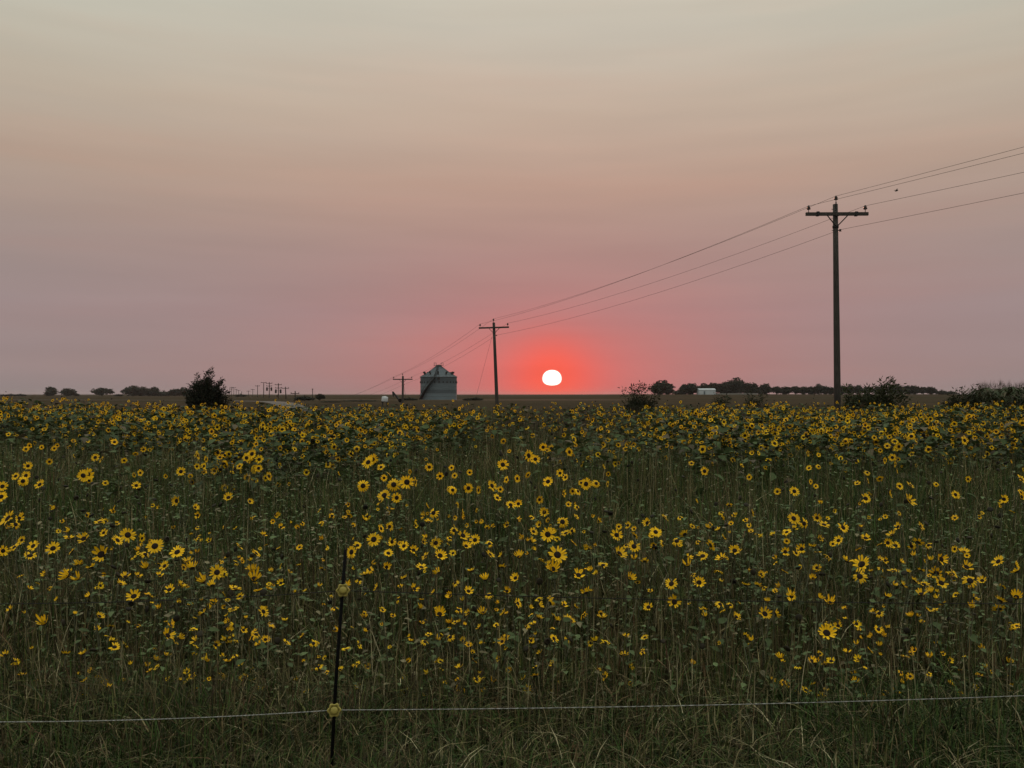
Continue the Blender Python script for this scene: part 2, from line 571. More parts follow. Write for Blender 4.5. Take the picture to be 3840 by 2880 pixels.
p2, w2 = near_pole(1851, 1196, 1867, 65.0, 'leaning dark utility pole between the grain bin and the setting sun', detail=False, roll=-0.03, thick=0.115)
p3, w3 = near_pole(1511, 1401, 1509, 100.0, 'short-looking dark utility pole just left of the grain bin', detail=False, thick=0.125)

# conductors: each one a single wire strung over the poles
def sagline(a, b, sag, n=14):
    return [a.lerp(b, i / n) - Vector((0, 0, 4 * sag * (i / n) * (1 - i / n))) for i in range(n)]
def conductor(key, label, off0, end, r=(0.011, 0.010, 0.016, 0.022)):
    a0 = w1[key] + off0
    pts = sagline(a0, w1[key], 0.12) + sagline(w1[key], w2[key], 0.42) + sagline(w2[key], w3[key], 0.35) + sagline(w3[key], Vector(end), 0.5) + [Vector(end)]
    n = len(pts) - 1
    rad = [0.0062 + 0.0035 * min(1.0, max(0.0, (p.y - 25) / 90)) for p in pts]
    mb = MB(); mb.tube(pts, rad, 5)
    tag(mb.build('power_line', M['wire'], smooth=True), label, 'wire', 'overhead wires of the pole line')
step = Vector((14.2, -33.4, 0.0))
ex = lambda dx, dz: (-35 + dx, 152, -0.6 + dz)
conductor('top', 'uppermost overhead wire resting on the pole tops', step + Vector((0, 0, -0.65)), ex(0, 0.9))
conductor('left', 'overhead wire tied to the left ends of the crossarms', step + Vector((0, 0, -0.95)), ex(-1.1, 0.3))
conductor('right', 'overhead wire tied to the right ends of the crossarms', step + Vector((0, 0, -1.35)), ex(1.1, 0.3))
conductor('neutral', 'lowest overhead wire fastened to the pole sides below the crossarms', step + Vector((0, 0, -0.90)), ex(0.1, -0.7))
def guy(a, b, label, r):
    mb = MB(); mb.tube([a, Vector(a).lerp(Vector(b), 0.5), b], r, 5)
    tag(mb.build('guy_wire', M['wire']), label, 'wire', 'guy wires of the poles')
g2 = at(1845, 1262, 65.0); guy(g2, (at(1795, 1476, 67).x - 0.9, 67.5, ghs(-4, 67)), 'thin guy wire slanting down left of the leaning pole', 0.008)
g3 = at(1512, 1428, 100.0); guy(g3, (at(1548, 1490, 99).x, 99, ghs(-12, 99)), 'thin guy wire slanting between the short pole and the grain bin', 0.016)

# far poles on the rise
def far_pole(px, py, arms, d, label, cans=False, lean=0.0, tee=False):
    top = at(px, py, d)
    base = Vector((top.x, d, 0.0))
    root = empty('utility_pole', base, label, 'utility pole', 'far utility poles on the skyline')
    H = top.z
    mb = MB(); mb.tube([(0, 0, -0.3), (lean * H * 0.5, 0, H * 0.5), (lean * H, 0, H)], [0.19, 0.17, 0.15], 8)
    mb.build('pole_shaft', M['wood_far'], root)
    for k, (drop, half) in enumerate(arms):
        z = H - drop
        mb = MB(); mb.box((lean * z, -0.22, z), (2 * half, 0.14, 0.2))
        arm = mb.build('crossarm', M['wood_far'], root)
        for s in (-1, 1):
            mb = MB()
            mb.lathe([(0.06, 0), (0.12, 0.06), (0.10, 0.2), (0.05, 0.28)], 6, (lean * z + s * (half - 0.12), -0.22, z + 0.1))
            mb.build('insulator', M['porcelain'], arm)
    if cans:
        zc = H - cans
        for s in (-1, 1):
            mb = MB(); mb.lathe([(0.18, -0.75), (0.36, -0.7), (0.36, 0.55), (0.28, 0.7), (0.1, 0.78)], 10, (s * 0.92, -0.2, zc))
            mb.bar((s * 0.1, -0.2, zc + 0.2), (s * 0.7, -0.2, zc + 0.2), 0.12)
            mb.build('transformer', M['iron'], root)
far_pole(1107, 1466, [(0.75, 1.22)], 230, 'nearest far pole, its crossarm low beside a dark mound')
far_pole(1073, 1450, [(0.55, 1.25)], 273, 'far pole tilting slightly left of the low crossarm pole', lean=-0.06)
far_pole(1044, 1437, [(0.6, 1.3), (1.85, 1.2)], 307, 'right one of two far poles carrying paired transformer cans', cans=3.1)
far_pole(1010, 1433, [(0.5, 1.3), (1.65, 1.2)], 335, 'left one of two far poles carrying paired transformer cans', cans=2.9)
far_pole(989, 1434, [(0.1, 1.25)], 370, 'T-shaped far pole left of the transformer poles')
far_pole(966, 1444, [(0.5, 1.25)], 440, 'far pole directly left of the T-shaped pole')
far_pole(948, 1458, [(0.5, 1.25)], 527, 'small far pole, second left of the T-shaped pole')
far_pole(932, 1465, [(0.4, 1.3)], 600, 'small far pole, third left of the T-shaped pole')
far_pole(906, 1468, [], 560, 'tiny bare far pole stub beside a low mound')
far_pole(895, 1462, [(0.4, 1.3)], 620, 'small far pole at the right end of the leftmost row')
far_pole(886, 1459, [(0.3, 1.0)], 590, 'small far pole, second from right in the leftmost row')
far_pole(877, 1453, [(0.2, 1.4)], 560, 'T-shaped far pole in the middle of the leftmost row')
far_pole(869, 1451, [(0.3, 1.3), (1.5, 0.6)], 540, 'far pole, second from left in the leftmost row')
far_pole(862, 1454, [], 530, 'leftmost bare far pole right of the dark young tree')
mb = MB(); mb.tube([(0, 0, -0.3), (0, 0, 3.0)], 0.09, 6); mb.box((0, 0, 2.95), (0.35, 0.2, 0.2)); P = at(1172, 1480, 200)
o = mb.build('marker_post', M['wood_far'], None, (P.x, 200, 0)); tag(o, 'thin lone post standing beside the domed dark shrub', 'post')

# ------------------------------------------------------------------ grain bin
bc = at(1645, 1480, 243)
binr = empty('grain_bin', (bc.x, 243, 0), 'round corrugated steel grain bin with conical roof and outside stair', 'grain bin')
RB, HE, HP = 5.5, 6.95, 10.15
nr = 7
for i in range(nr):
    z0, z1 = HE * i / nr, HE * (i + 1) / nr
    prof = []
    for k in range(13):
        z = z0 + 0.015 + (z1 - z0 - 0.03) * k / 12
        prof.append((RB + 0.035 * math.sin(k * math.pi) + (0.03 if k % 2 else -0.01), z))
    mb = MB(); mb.lathe(prof, 56)
    mat = [M['steel_light'], M['steel_light'], M['steel_dark'], M['steel'], M['steel'], M['steel_dark'], M['steel_dark']][i]
    mb.build('wall_ring', mat, binr, smooth=False)
for i in range(1, nr):
    mb = MB(); z = HE * i / nr; mb.lathe([(RB - 0.02, z - 0.03), (RB + 0.055, z - 0.03), (RB + 0.055, z + 0.03), (RB - 0.02, z + 0.03)], 56)
    mb.build('ring_seam', M['steel_dark'], binr)
# vertical stiffeners / vent hoods under the eave
mb = MB(); mb.lathe([(0.02, -0.5), (0.16, -0.42), (0.2, 0.0), (0.16, 0.42), (0.02, 0.5)], 8)
vent_me = mb.mesh('wall_vent', M['iron'])
for k in range(28):
    a = 2 * math.pi * (k + 0.5) / 28
    o = link('wall_vent', vent_me, binr, ((RB + 0.03) * math.cos(a), (RB + 0.03) * math.sin(a), HE * 5.0 / 7 + 0.35))
    o.rotation_euler = (0, 0, a)
    o.scale = (0.7, 0.8, 0.62)
# roof of ribbed panels
rp = MB()
nrp = 28
a0 = math.pi / nrp
r_out, r_in = RB + 0.18, 0.85
z_out, z_in = HE - 0.06, HP
sag_r, sag_z = 3.6, HE + (HP - HE) * (RB - 3.6) / (RB - 0.85) * 0.86
for sgn in (0,):
    pa = lambda r, z, a: (r * math.cos(a), r * math.sin(a), z)
    v = [pa(r_out, z_out, -a0), pa(sag_r, sag_z, -a0), pa(r_in, z_in, -a0), pa(r_out, z_out, a0), pa(sag_r, sag_z, a0), pa(r_in, z_in, a0)]
    rp.add(v, [(0, 3, 4, 1), (1, 4, 5, 2)])
    for (ra, zb), (rb, zc) in (((r_out, z_out), (sag_r, sag_z)), ((sag_r, sag_z), (r_in, z_in))):
        rp.bar((ra * math.cos(a0), ra * math.sin(a0), zb + 0.02), (rb * math.cos(a0), rb * math.sin(a0), zc + 0.02), 0.09, 0.09)
rp_me = rp.mesh('roof_panel', pmat('roof_steel', (0.085, 0.108, 0.128), 0.55, var=0.2, scale=0.6, metal=0.25))
for k in range(nrp):
    o = link('roof_panel', rp_me, binr)
    o.rotation_euler = (0, 0, 2 * math.pi * k / nrp)
mb = MB(); mb.lathe([(RB + 0.02, HE - 0.2), (RB + 0.2, HE - 0.16), (RB + 0.2, HE - 0.06), (RB, HE + 0.02)], 56); mb.build('eave_ring', M['steel_dark'], binr)
# roof vents: goosenecks round the lower roof
gv = MB()
gv.tube([(0, 0, -0.1), (0, 0, 0.45), (0.12, 0, 0.62), (0.42, 0, 0.6)], [0.2, 0.2, 0.26, 0.3], 8)
gv_me = gv.mesh('roof_vent', M['iron'])
for k in range(11):
    a = 2 * math.pi * (k + 0.35) / 11
    rr = 4.35
    zz = z_out + (sag_z - z_out) * (r_out - rr) / (r_out - sag_r)
    o = link('roof_vent', gv_me, binr, (rr * math.cos(a), rr * math.sin(a), zz))
    o.rotation_euler = (0, 0, a)
mb = MB(); mb.lathe([(0.95, HP - 0.1), (0.95, HP + 0.28), (0.55, HP + 0.42), (0.1, HP + 0.5)], 16)
mb.build('peak_cap', M['iron'], binr)
mb = MB(); mb.box((0, -0.1, HP + 0.2), (2.9, 1.2, 0.07)); plat = mb.build('peak_platform', M['iron'], binr)
for s in (-1, 1):
    mb = MB()
    for x in (0.75, 1.35):
        for y in (-0.6, 0.4):
            mb.bar((s * x, y, HP + 0.2), (s * x, y, HP + 1.05), 0.07)
    mb.bar((s * 0.75, -0.6, HP + 1.05), (s * 1.35, -0.6, HP + 1.05), 0.07)
    mb.bar((s * 0.75, 0.4, HP + 1.05), (s * 1.35, 0.4, HP + 1.05), 0.07)
    mb.bar((s * 1.35, -0.6, HP + 1.05), (s * 1.35, 0.4, HP + 1.05), 0.07)
    mb.build('guard_rail', M['steel_dark'], plat)
# winding stair on the wall, then the roof ladder
stair = empty_ = None
mb = MB(); ns = 34
A0, A1 = math.radians(-148), math.radians(-94)
pts_in, pts_out, rail = [], [], []
for i in range(ns + 1):
    t = i / ns
    a = A0 + (A1 - A0) * t
    z = 0.1 + (HE - 0.35) * t
    pts_in.append(Vector(((RB + 0.10) * math.cos(a), (RB + 0.10) * math.sin(a), z)))
    pts_out.append(Vector(((RB + 0.95) * math.cos(a), (RB + 0.95) * math.sin(a), z)))
    rail.append(pts_out[-1] + Vector((0, 0, 1.0)))
mb.tube(pts_in, 0.09, 5); mb.tube(pts_out, 0.11, 5)
st = mb.build('stair_stringers', M['iron'], binr)
step_mb = MB()
for i in range(ns):
    m1, m2 = pts_in[i].lerp(pts_in[i + 1], 0.5), pts_out[i].lerp(pts_out[i + 1], 0.5)
    mb = MB(); mb.bar(m1, m2, 0.06, 0.26); mb.build('step', M['iron'], st)
mb = MB(); mb.tube(rail, 0.045, 5)
for i in range(0, ns + 1, 4):
    mb.bar(pts_out[i], rail[i], 0.05)
mb.build('handrail', M['iron'], st)
mb = MB()
aL = math.radians(-96)
for s in (-0.28, 0.28):
    off = Vector((-math.sin(aL), math.cos(aL), 0)) * s
    ca = Vector((math.cos(aL), math.sin(aL), 0))
    mb.tube([ca * r_out + off + Vector((0, 0, z_out + 0.15)), ca * sag_r + off + Vector((0, 0, sag_z + 0.15)), ca * r_in + off + Vector((0, 0, z_in + 0.15))], 0.08, 5)
for k in range(14):
    t = (k + 0.5) / 14
    r = r_out + (r_in - r_out) * t
    z = (z_out + (sag_z - z_out) * (r_out - r) / (r_out - sag_r)) if r > sag_r else (sag_z + (z_in - sag_z) * (sag_r - r) / (sag_r - r_in))
    c = ca * r + Vector((0, 0, z + 0.17)); off = Vector((-math.sin(aL), math.cos(aL), 0)) * 0.28
    mb.bar(c - off, c + off, 0.07)
mb.build('roof_ladder', M['iron'], binr)
mb = MB(); ah = math.radians(-85); mb.box((0, 0, 0), (0.75, 0.2, 0.75)); o = mb.build('inspection_hatch', M['iron'], binr, (RB * math.cos(ah), RB * math.sin(ah) - 0.12, HE - 0.55))

# ------------------------------------------------------------------ small farm things near the bin
p = at(1443, 1497, 150); tk = empty('plastic_tank', (p.x, 150, ghs(p.x, 150)), 'small white rounded tank left of the short pole', 'tank')
mb = MB(); bz = p.z - ghs(p.x, 150)
mb.lathe([(0.35, -0.5), (0.55, -0.47), (0.6, -0.35), (0.6, 0.3), (0.55, 0.43), (0.35, 0.5), (0.12, 0.52)], 18, (0, 0, bz), Matrix.Rotation(0.1, 3, 'Y'))
mb.build('tank_body', M['tank'], tk, smooth=True)
mb = MB(); mb.lathe([(0.14, 0), (0.14, 0.08), (0.05, 0.1)], 10, (0.05, 0, bz + 0.5)); mb.build('lid', M['tank'], tk)
mb = MB()
for x in (-0.45, 0.45):
    for y in (-0.35, 0.35):
        mb.bar((x, y, -0.2), (x * 0.9, y * 0.9, bz - 0.4), 0.09)
mb.box((0, 0, bz - 0.52), (1.15, 0.95, 0.08)); mb.build('tank_stand', M['iron'], tk)
# leaning auger
pt, pb = at(1474, 1470, 170), at(1500, 1502, 170)
au = empty('grain_auger', (pb.x, 170, 0), 'dark leaning grain auger pointing up left between tank and grain bin', 'auger')
a, b = Vector((pt.x - pb.x, 0, pt.z)), Vector((0.3, 0, pb.z - 0.5))
mb = MB(); mb.tube([a, a.lerp(b, 0.5), b], [0.14, 0.22, 0.26], 8); mb.build('auger_tube', M['iron'], au)
mb = MB(); mb.add([a + Vector((-0.2, -0.2, 0.1)), a + Vector((0.15, -0.2, 0.1)), a + Vector((0.25, -0.2, -1.0)), a + Vector((-0.05, -0.2, -1.0)),
                   a + Vector((-0.2, 0.2, 0.1)), a + Vector((0.15, 0.2, 0.1)), a + Vector((0.25, 0.2, -1.0)), a + Vector((-0.05, 0.2, -1.0))],
                  [(0, 3, 2, 1), (4, 5, 6, 7), (0, 1, 5, 4), (1, 2, 6, 5), (2, 3, 7, 6), (3, 0, 4, 7)]); mb.build('discharge_spout', M['iron'], au)
mb = MB()
for y in (-0.7, 0.7):
    mb.bar(a.lerp(b, 0.35), Vector((0.1, y, 0.35)), 0.09); mb.bar(a.lerp(b, 0.75), Vector((0.1, y, 0.35)), 0.09)
mb.build('undercarriage', M['iron'], au)
for y in (-0.75, 0.75):
    mb = MB(); mb.lathe([(0.12, -0.1), (0.36, -0.09), (0.36, 0.09), (0.12, 0.1)], 14, (0.1, y, 0.36), Matrix.Rotation(math.pi / 2, 3, 'X')); mb.build('wheel', M['rod'], au)
# white shed
ps = at(2648, 1477, 500)
sh = empty('shed', (ps.x, 500, ghs(ps.x, 500)), 'white metal-sided shed in front of the dark tree line', 'shed')
W, L, HW, HR = 10.0, 8.0, 3.0, 3.8
mb = MB(); mb.box((0, 0, HW / 2), (W, L, HW)); mb.build('wall', M['white'], sh)
mb = MB(); mb.add([(-W / 2 - .2, -L / 2 - .2, HW + .01), (W / 2 + .2, -L / 2 - .2, HW + .01), (W / 2 + .2, L / 2 + .2, HW + .01), (-W / 2 - .2, L / 2 + .2, HW + .01), (-W / 2 - .2, 0, HR), (W / 2 + .2, 0, HR)],
                  [(0, 1, 5, 4), (2, 3, 4, 5), (0, 4, 3), (1, 2, 5), (0, 3, 2, 1)]); mb.build('roof', M['white'], sh)
for x in (-2.0, ):
    mb = MB(); mb.box((x, -L / 2 - 0.04, 1.1), (1.0, 0.08, 2.0)); mb.build('door', M['steel'], sh)
mb = MB(); mb.box((W / 2 - 0.02, -L / 2 - 0.03, HW / 2), (0.25, 0.12, HW)); mb.build('corner_trim', M['steel'], sh)
pw = at(2762, 1475, 505)
lw = empty('low_wall', (pw.x, 505, ghs(pw.x, 505)), 'long low pale grey wall stretching right from the white shed', 'wall')
for k in range(9):
    mb = MB(); mb.box((0, 0, 0.35), (2.85, 0.3, 1.0)); mb.build('wall_section', M['concrete'], lw, ((k - 4) * 2.9, 0, 0))

# ------------------------------------------------------------------ trees
def leaf_cloud(seed, lobes, n, size, dark=1.0, core=True):
    """leaf-sized triangles through the volume of several uneven lobes; unit-ish coordinates"""
    r = np.random.default_rng(seed)
    V, C = [], []
    w = np.array([l[3] * l[4] * l[5] for l in lobes]); w = w ** 0.7; w = w / w.sum()
    big = Big()
    TV = np.array([[-0.5, -0.35, 0], [0.5, -0.3, 0.1], [0.3, 0.45, -0.05], [-0.4, 0.4, 0.12]])
    TF = np.array([[0, 1, 2], [0, 2, 3]])
    for l, ww in zip(lobes, w):
        m = int(n * ww)
        d = r.normal(size=(m, 3)); d /= np.linalg.norm(d, axis=1, keepdims=True)
        rad = r.random(m) ** 0.45
        clump = 1 + 0.28 * np.sin(d[:, 0] * 5 + seed) * np.cos(d[:, 2] * 6 + 2 * seed) + 0.1 * np.sin(d[:, 1] * 11)
        p = d * (rad * clump)[:, None] * np.array(l[3:6]) + np.array(l[:3])
        nrm = d + r.normal(size=(m, 3)) * 0.8
        g = (0.65 + 0.7 * r.random(m)) * dark
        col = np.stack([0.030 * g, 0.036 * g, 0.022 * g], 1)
        big.put(TV, TF, frames(nrm, r.random(m) * 6.3, size * (0.6 + 0.8 * r.random(m))), p, col)
    return big
TREES = []
def tree_kind(seed, lobes, n, size, trunk_h, limbs):
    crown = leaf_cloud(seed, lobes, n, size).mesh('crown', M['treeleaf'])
    mb = MB()
    mb.tube([(0, 0, -0.05), (0.01, 0, trunk_h * 0.5), (0.0, 0.01, trunk_h)], [0.035, 0.028, 0.022], 7)
    for l in limbs:
        mb.tube([(0, 0, trunk_h * 0.8), (l[0] * 0.5, l[1] * 0.5, (trunk_h + l[2]) / 2), l], [0.018, 0.012, 0.005], 5)
    TREES.append((crown, mb.mesh('trunk', M['bark'])))
# kinds are one unit tall
tree_kind(1, [(0, 0, .62, .36, .36, .36), (-.25, 0, .45, .26, .3, .26), (.27, .05, .5, .26, .28, .25), (.05, .1, .25, .42, .35, .24)], 1900, .085, .35, [(-.2, 0, .6), (.22, .05, .62), (0, 0, .85)])
tree_kind(2, [(-.1, 0, .68, .3, .3, .28), (.2, 0, .55, .3, .3, .3), (-.3, 0, .42, .25, .3, .22), (.38, .0, .33, .2, .25, .18), (0, 0, .25, .45, .3, .24)], 1900, .085, .3, [(-.2, 0, .65), (.25, 0, .6)])
tree_kind(3, [(0, 0, .72, .24, .24, .24), (.05, 0, .45, .3, .3, .3), (-.05, 0, .26, .28, .25, .26)], 1300, .085, .4, [(-.1, 0, .7), (.12, 0, .6)])
tree_kind(4, [(-.35, 0, .5, .3, .3, .28), (.0, 0, .62, .32, .3, .33), (.36, 0, .55, .3, .3, .28), (.55, 0, .4, .2, .2, .16), (-.1, 0, .3, .35, .25, .22)], 1900, .08, .35, [(-.3, 0, .5), (.35, 0, .55), (0, 0, .8)])
tree_kind(5, [(0, 0, .35, .5, .45, .42), (-.3, 0, .25, .35, .3, .25), (.35, 0, .28, .35, .3, .25)], 1300, .1, .3, [(-.2, 0, .4), (.2, 0, .4)])
def put_tree(px, py, wpx, d, kind, label, group, name='tree', base_y=None):
    top = at(px, py, d)
    z0 = ghs(top.x, d)
    H = top.z - z0
    kw = {0: 1.02, 1: 1.12, 2: 0.64, 3: 1.36, 4: 1.35}[kind]
    wx = 1.22 * wpx / FPX * d / (kw * H)
    o = empty(name, (top.x, d, z0), label, 'shrub' if name == 'shrub' else 'tree', group)
    c, t = TREES[kind]
    f = random.choice((-1, 1))
    rz = random.uniform(-0.25, 0.25)
    for nm, me in (('crown', c), ('trunk', t)):
        k = link(nm, me, o)
        k.rotation_euler = (0, 0, rz)
        k.scale = (f * wx * H, wx * H, H / 1.0)
    return o
RT = 'trees of the right-hand tree line'
right = [
    (2481, 1426, 82, 520, 0, 'broad tall tree at the left end of the right tree line'),
    (2507, 1444, 26, 515, 2, 'small tree leaning off the right side of the broad leftmost tree'),
    (2543, 1459, 42, 540, 4, 'low dark shrubby tree in the gap beside the broad leftmost tree'),
    (2586, 1434, 66, 505, 1, 'full dark tree directly left of the white shed'),
    (2565, 1441, 26, 512, 2, 'narrow tree at the left shoulder of the tree beside the shed'),
    (2640, 1437, 52, 560, 0, 'tree rising behind the left part of the white shed roof'),
    (2675, 1431, 56, 562, 3, 'flat-topped tree rising behind the right part of the white shed'),
    (2712, 1430, 46, 560, 1, 'tree right of the shed with a slightly bumpy top'),
    (2738, 1427, 40, 555, 2, 'narrow tree against the left flank of the tallest domed tree'),
    (2763, 1416, 66, 550, 0, 'tallest domed tree in the middle of the right tree line'),
    (2800, 1432, 46, 548, 1, 'tree sloping off the right flank of the tallest domed tree'),
    (2828, 1435, 26, 545, 2, 'slim tree left of the first gap past the tallest tree'),
    (2868, 1435, 42, 540, 1, 'compact tree standing just before the row of smaller trees'),
    (2848, 1450, 24, 545, 2, 'small tree wedged between the slim tree and the compact tree'),
    (2912, 1446, 48, 560, 3, 'first low spreading tree of the smaller row right of the compact tree'),
    (2948, 1449, 34, 560, 2, 'low tree second in the smaller row'),
    (2982, 1445, 44, 560, 3, 'low tree third in the smaller row, flat on top'),
    (3012, 1447, 36, 560, 1, 'low tree fourth in the smaller row'),
    (3040, 1449, 32, 560, 2, 'low tree fifth in the smaller row'),
    (3070, 1439, 36, 558, 0, 'slightly taller tree sixth in the smaller row'),
    (3096, 1445, 34, 560, 1, 'low tree left of the tall utility pole'),
    (3118, 1451, 26, 560, 2, 'small tree touching the left edge of the tall utility pole'),
    (3160, 1445, 30, 560, 2, 'small tree touching the right edge of the tall utility pole'),
    (3188, 1440, 30, 558, 0, 'square-topped small tree right of the tall utility pole'),
    (3216, 1441, 34, 560, 1, 'small tree second right of the tall utility pole'),
    (3252, 1446, 38, 560, 3, 'small tree behind the left side of the leafy roadside bush'),
    (3300, 1446, 40, 560, 1, 'small tree behind the middle of the leafy roadside bush'),
    (3358, 1440, 50, 555, 0, 'rounded tree just right of the leafy roadside bush'),
    (3403, 1445, 34, 560, 2, 'small tree right of the rounded tree'),
    (3431, 1443, 38, 560, 1, 'peaked small tree in the far right stretch of the line'),
    (3462, 1448, 38, 560, 3, 'flat-topped small tree in the far right stretch of the line'),
    (3492, 1448, 36, 560, 1, 'last full tree at the right end of the tree line'),
    (3530, 1459, 40, 560, 4, 'low dark shrub past the right end of the tree line'),
    (3566, 1463, 36, 560, 4, 'lowest dark shrub between the tree line and the corn'),
]
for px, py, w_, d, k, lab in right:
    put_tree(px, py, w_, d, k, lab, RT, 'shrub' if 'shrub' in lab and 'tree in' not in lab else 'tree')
LT = 'hazy trees on the left horizon'
left = [
    (190, 1450, 38, 700, 2, 'leftmost lone hazy tree on the left horizon'),
    (256, 1454, 54, 700, 1, 'second hazy tree from left with a lower right side'),
    (287, 1472, 20, 700, 4, 'tiny hazy shrub at the foot of the second left tree'),
    (383, 1451, 66, 690, 3, 'third hazy tree from left, wide and flat-bottomed'),
    (445, 1476, 34, 700, 4, 'low hazy shrub left of the big rounded grove tree'),
    (500, 1446, 72, 680, 0, 'big rounded hazy tree at the left end of the grove'),
    (536, 1450, 46, 682, 0, 'rounded hazy tree overlapping the right of the big grove tree'),
    (562, 1454, 34, 690, 1, 'small hazy tree right of the big grove tree'),
    (580, 1450, 30, 690, 2, 'small knobbly hazy tree standing out of the grove'),
    (615, 1462, 56, 690, 4, 'low hazy shrub in the middle of the grove'),
    (655, 1456, 44, 690, 1, 'hazy tree left of the dark young tree'),
    (690, 1452, 46, 690, 0, 'hazy tree half hidden by the dark young tree'),
    (12, 1477, 40, 700, 4, 'low hazy shrub at the left edge of the picture'),
    (42, 1475, 36, 700, 4, 'second low hazy shrub from the left edge'),
    (78, 1475, 40, 700, 4, 'third low hazy shrub from the left edge'),
    (903, 1475, 40, 520, 4, 'low dark mound of brush under the leftmost far poles'),
    (1142, 1480, 64, 215, 4, 'wide low dark shrub right of the low crossarm pole'),
    (1200, 1474, 30, 210, 3, 'domed dark shrub on the horizon left of the grain bin'),
]
for px, py, w_, d, k, lab in left:
    put_tree(px, py, w_, d, k, lab, LT if d > 600 else 'dark shrubs on the horizon', 'shrub' if ('shrub' in lab or 'brush' in lab) else 'tree')
for px, py, w_, d, lab in ((1535, 1488, 52, 215, 'low dark hedge-like shrub between the short pole and the grain bin'),
                           (1785, 1487, 44, 215, 'low dark shrub right of the grain bin'),
                           (1755, 1491, 34, 214, 'smaller dark shrub touching the right side of the grain bin base'),
                           (1350, 1499, 120, 190, 'long low dark brush left of the white tank'),
                           (1240, 1503, 70, 170, 'low dark brush below the domed shrub')):
    put_tree(px, py, w_, d, 4, lab, 'dark shrubs round the yard', 'shrub')

# close leafy bushes built shoot by shoot
LEAFV = np.array([[0, 0, 0], [0.18, 0.35, 0.05], [0, 1, -0.12], [-0.18, 0.35, 0.05]])
LEAFF = np.array([[0, 1, 2], [0, 2, 3]])
def bush(name, px, d, shoots, label, cat, leaf_len, tint, seed, group=None, leaves_per_m=60, filler=0, fill_rad=(0.8, 0.6, 0.6), fill_z=0.7):
    """shoots: list of (dx, top z, bend) relative to the base"""
    r = np.random.default_rng(seed)
    b = at(px, 1500, d)
    z0 = ghs(b.x, d)
    root = empty(name, (b.x, d, z0), label, cat, group)
    stems = MB(); big = Big()
    pos, nrm, dirs, sc = [], [], [], []
    for (dx, top, bend) in shoots:
        dy = r.normal() * 0.18 * abs(top)
        path = []
        for i in range(9):
            t = i / 8
            path.append(Vector((dx * t ** 0.8 + bend * t ** 4, dy * t, top * (t - 0.10 * abs(bend) * t ** 5))))
        rad = [0.016 * (1 - 0.8 * i / 8) * max(0.5, top / 2.4) for i in range(9)]
        stems.tube(path, rad, 5)
        L = sum((path[i + 1] - path[i]).length for i in range(8))
        for k in range(int(L * leaves_per_m)):
            t = (0.12 + 0.88 * r.random()) * 8
            i = min(7, int(t))
            p = path[i].lerp(path[i + 1], t - i)
            tang = (path[i + 1] - path[i]).normalized()
            dirv = np.array(tang) * 0.5 + r.normal(size=3) * np.array([0.7, 0.7, 0.45]) + np.array([0.15, 0, -0.12])
            spread = 0.05 + 0.14 * r.random() * (1 - 0.6 * t / 8)
            pos.append(np.array(p) + dirv * spread); dirs.append(dirv)
            sc.append(leaf_len * (0.55 + 0.8 * r.random()))
    for k in range(filler):
        v = r.normal(size=3); v /= np.linalg.norm(v); v *= r.random() ** 0.4
        pos.append(v * np.array(fill_rad) + np.array([0, 0, fill_z])); dirs.append(r.normal(size=3) + np.array([0, 0, .2])); sc.append(leaf_len * (0.6 + 0.8 * r.random()))
    pos, dirs, sc = np.array(pos), np.array(dirs), np.array(sc)
    y = dirs / np.linalg.norm(dirs, axis=1, keepdims=True)
    x = np.cross(y, r.normal(size=y.shape)); x /= np.linalg.norm(x, axis=1, keepdims=True)
    zc = np.cross(x, y)
    R = np.stack([x, y, zc], 2) * sc[:, None, None]
    g = 0.6 + 0.8 * r.random(len(pos))
    big.put(LEAFV, LEAFF, R, pos, np.array(tint)[None, :] * g[:, None])
    link('crown', big.mesh('crown', M['treeleaf']), root)
    link('trunk', stems.mesh('trunk', M['bark']), root)
    return root
# dark young tree, left of centre (about 48 m away)
sh_ = []
rr = random.Random(3)
for (dx, top, bend) in [(0.05, 3.5, 0.30), (-0.1, 3.3, 0.15), (-0.42, 3.1, 0.18), (0.25, 3.2, 0.25), (0.62, 2.85, 0.35), (-0.8, 2.7, 0.12),
                        (-1.0, 2.45, -0.1), (0.85, 2.75, 0.3), (1.0, 2.4, 0.25), (1.2, 2.0, 0.15), (-1.15, 2.05, -0.12), (-0.55, 2.55, 0.1),
                        (0.4, 2.6, 0.15), (1.05, 1.7, 0.2), (-1.05, 1.6, -0.1), (0.0, 2.7, 0.1), (-0.3, 2.4, 0.0), (0.7, 2.2, 0.1), (1.25, 1.6, 0.2), (-0.7, 1.9, 0.0)]:
    sh_.append((dx, top, bend)); sh_.append((dx * 0.8 + rr.uniform(-.15, .15), top * rr.uniform(.72, .92), bend * 0.7))
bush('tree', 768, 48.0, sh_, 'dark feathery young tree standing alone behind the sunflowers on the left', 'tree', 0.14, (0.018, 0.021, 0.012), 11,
     leaves_per_m=115, filler=6500, fill_rad=(1.08, 0.85, 1.28), fill_z=1.55)
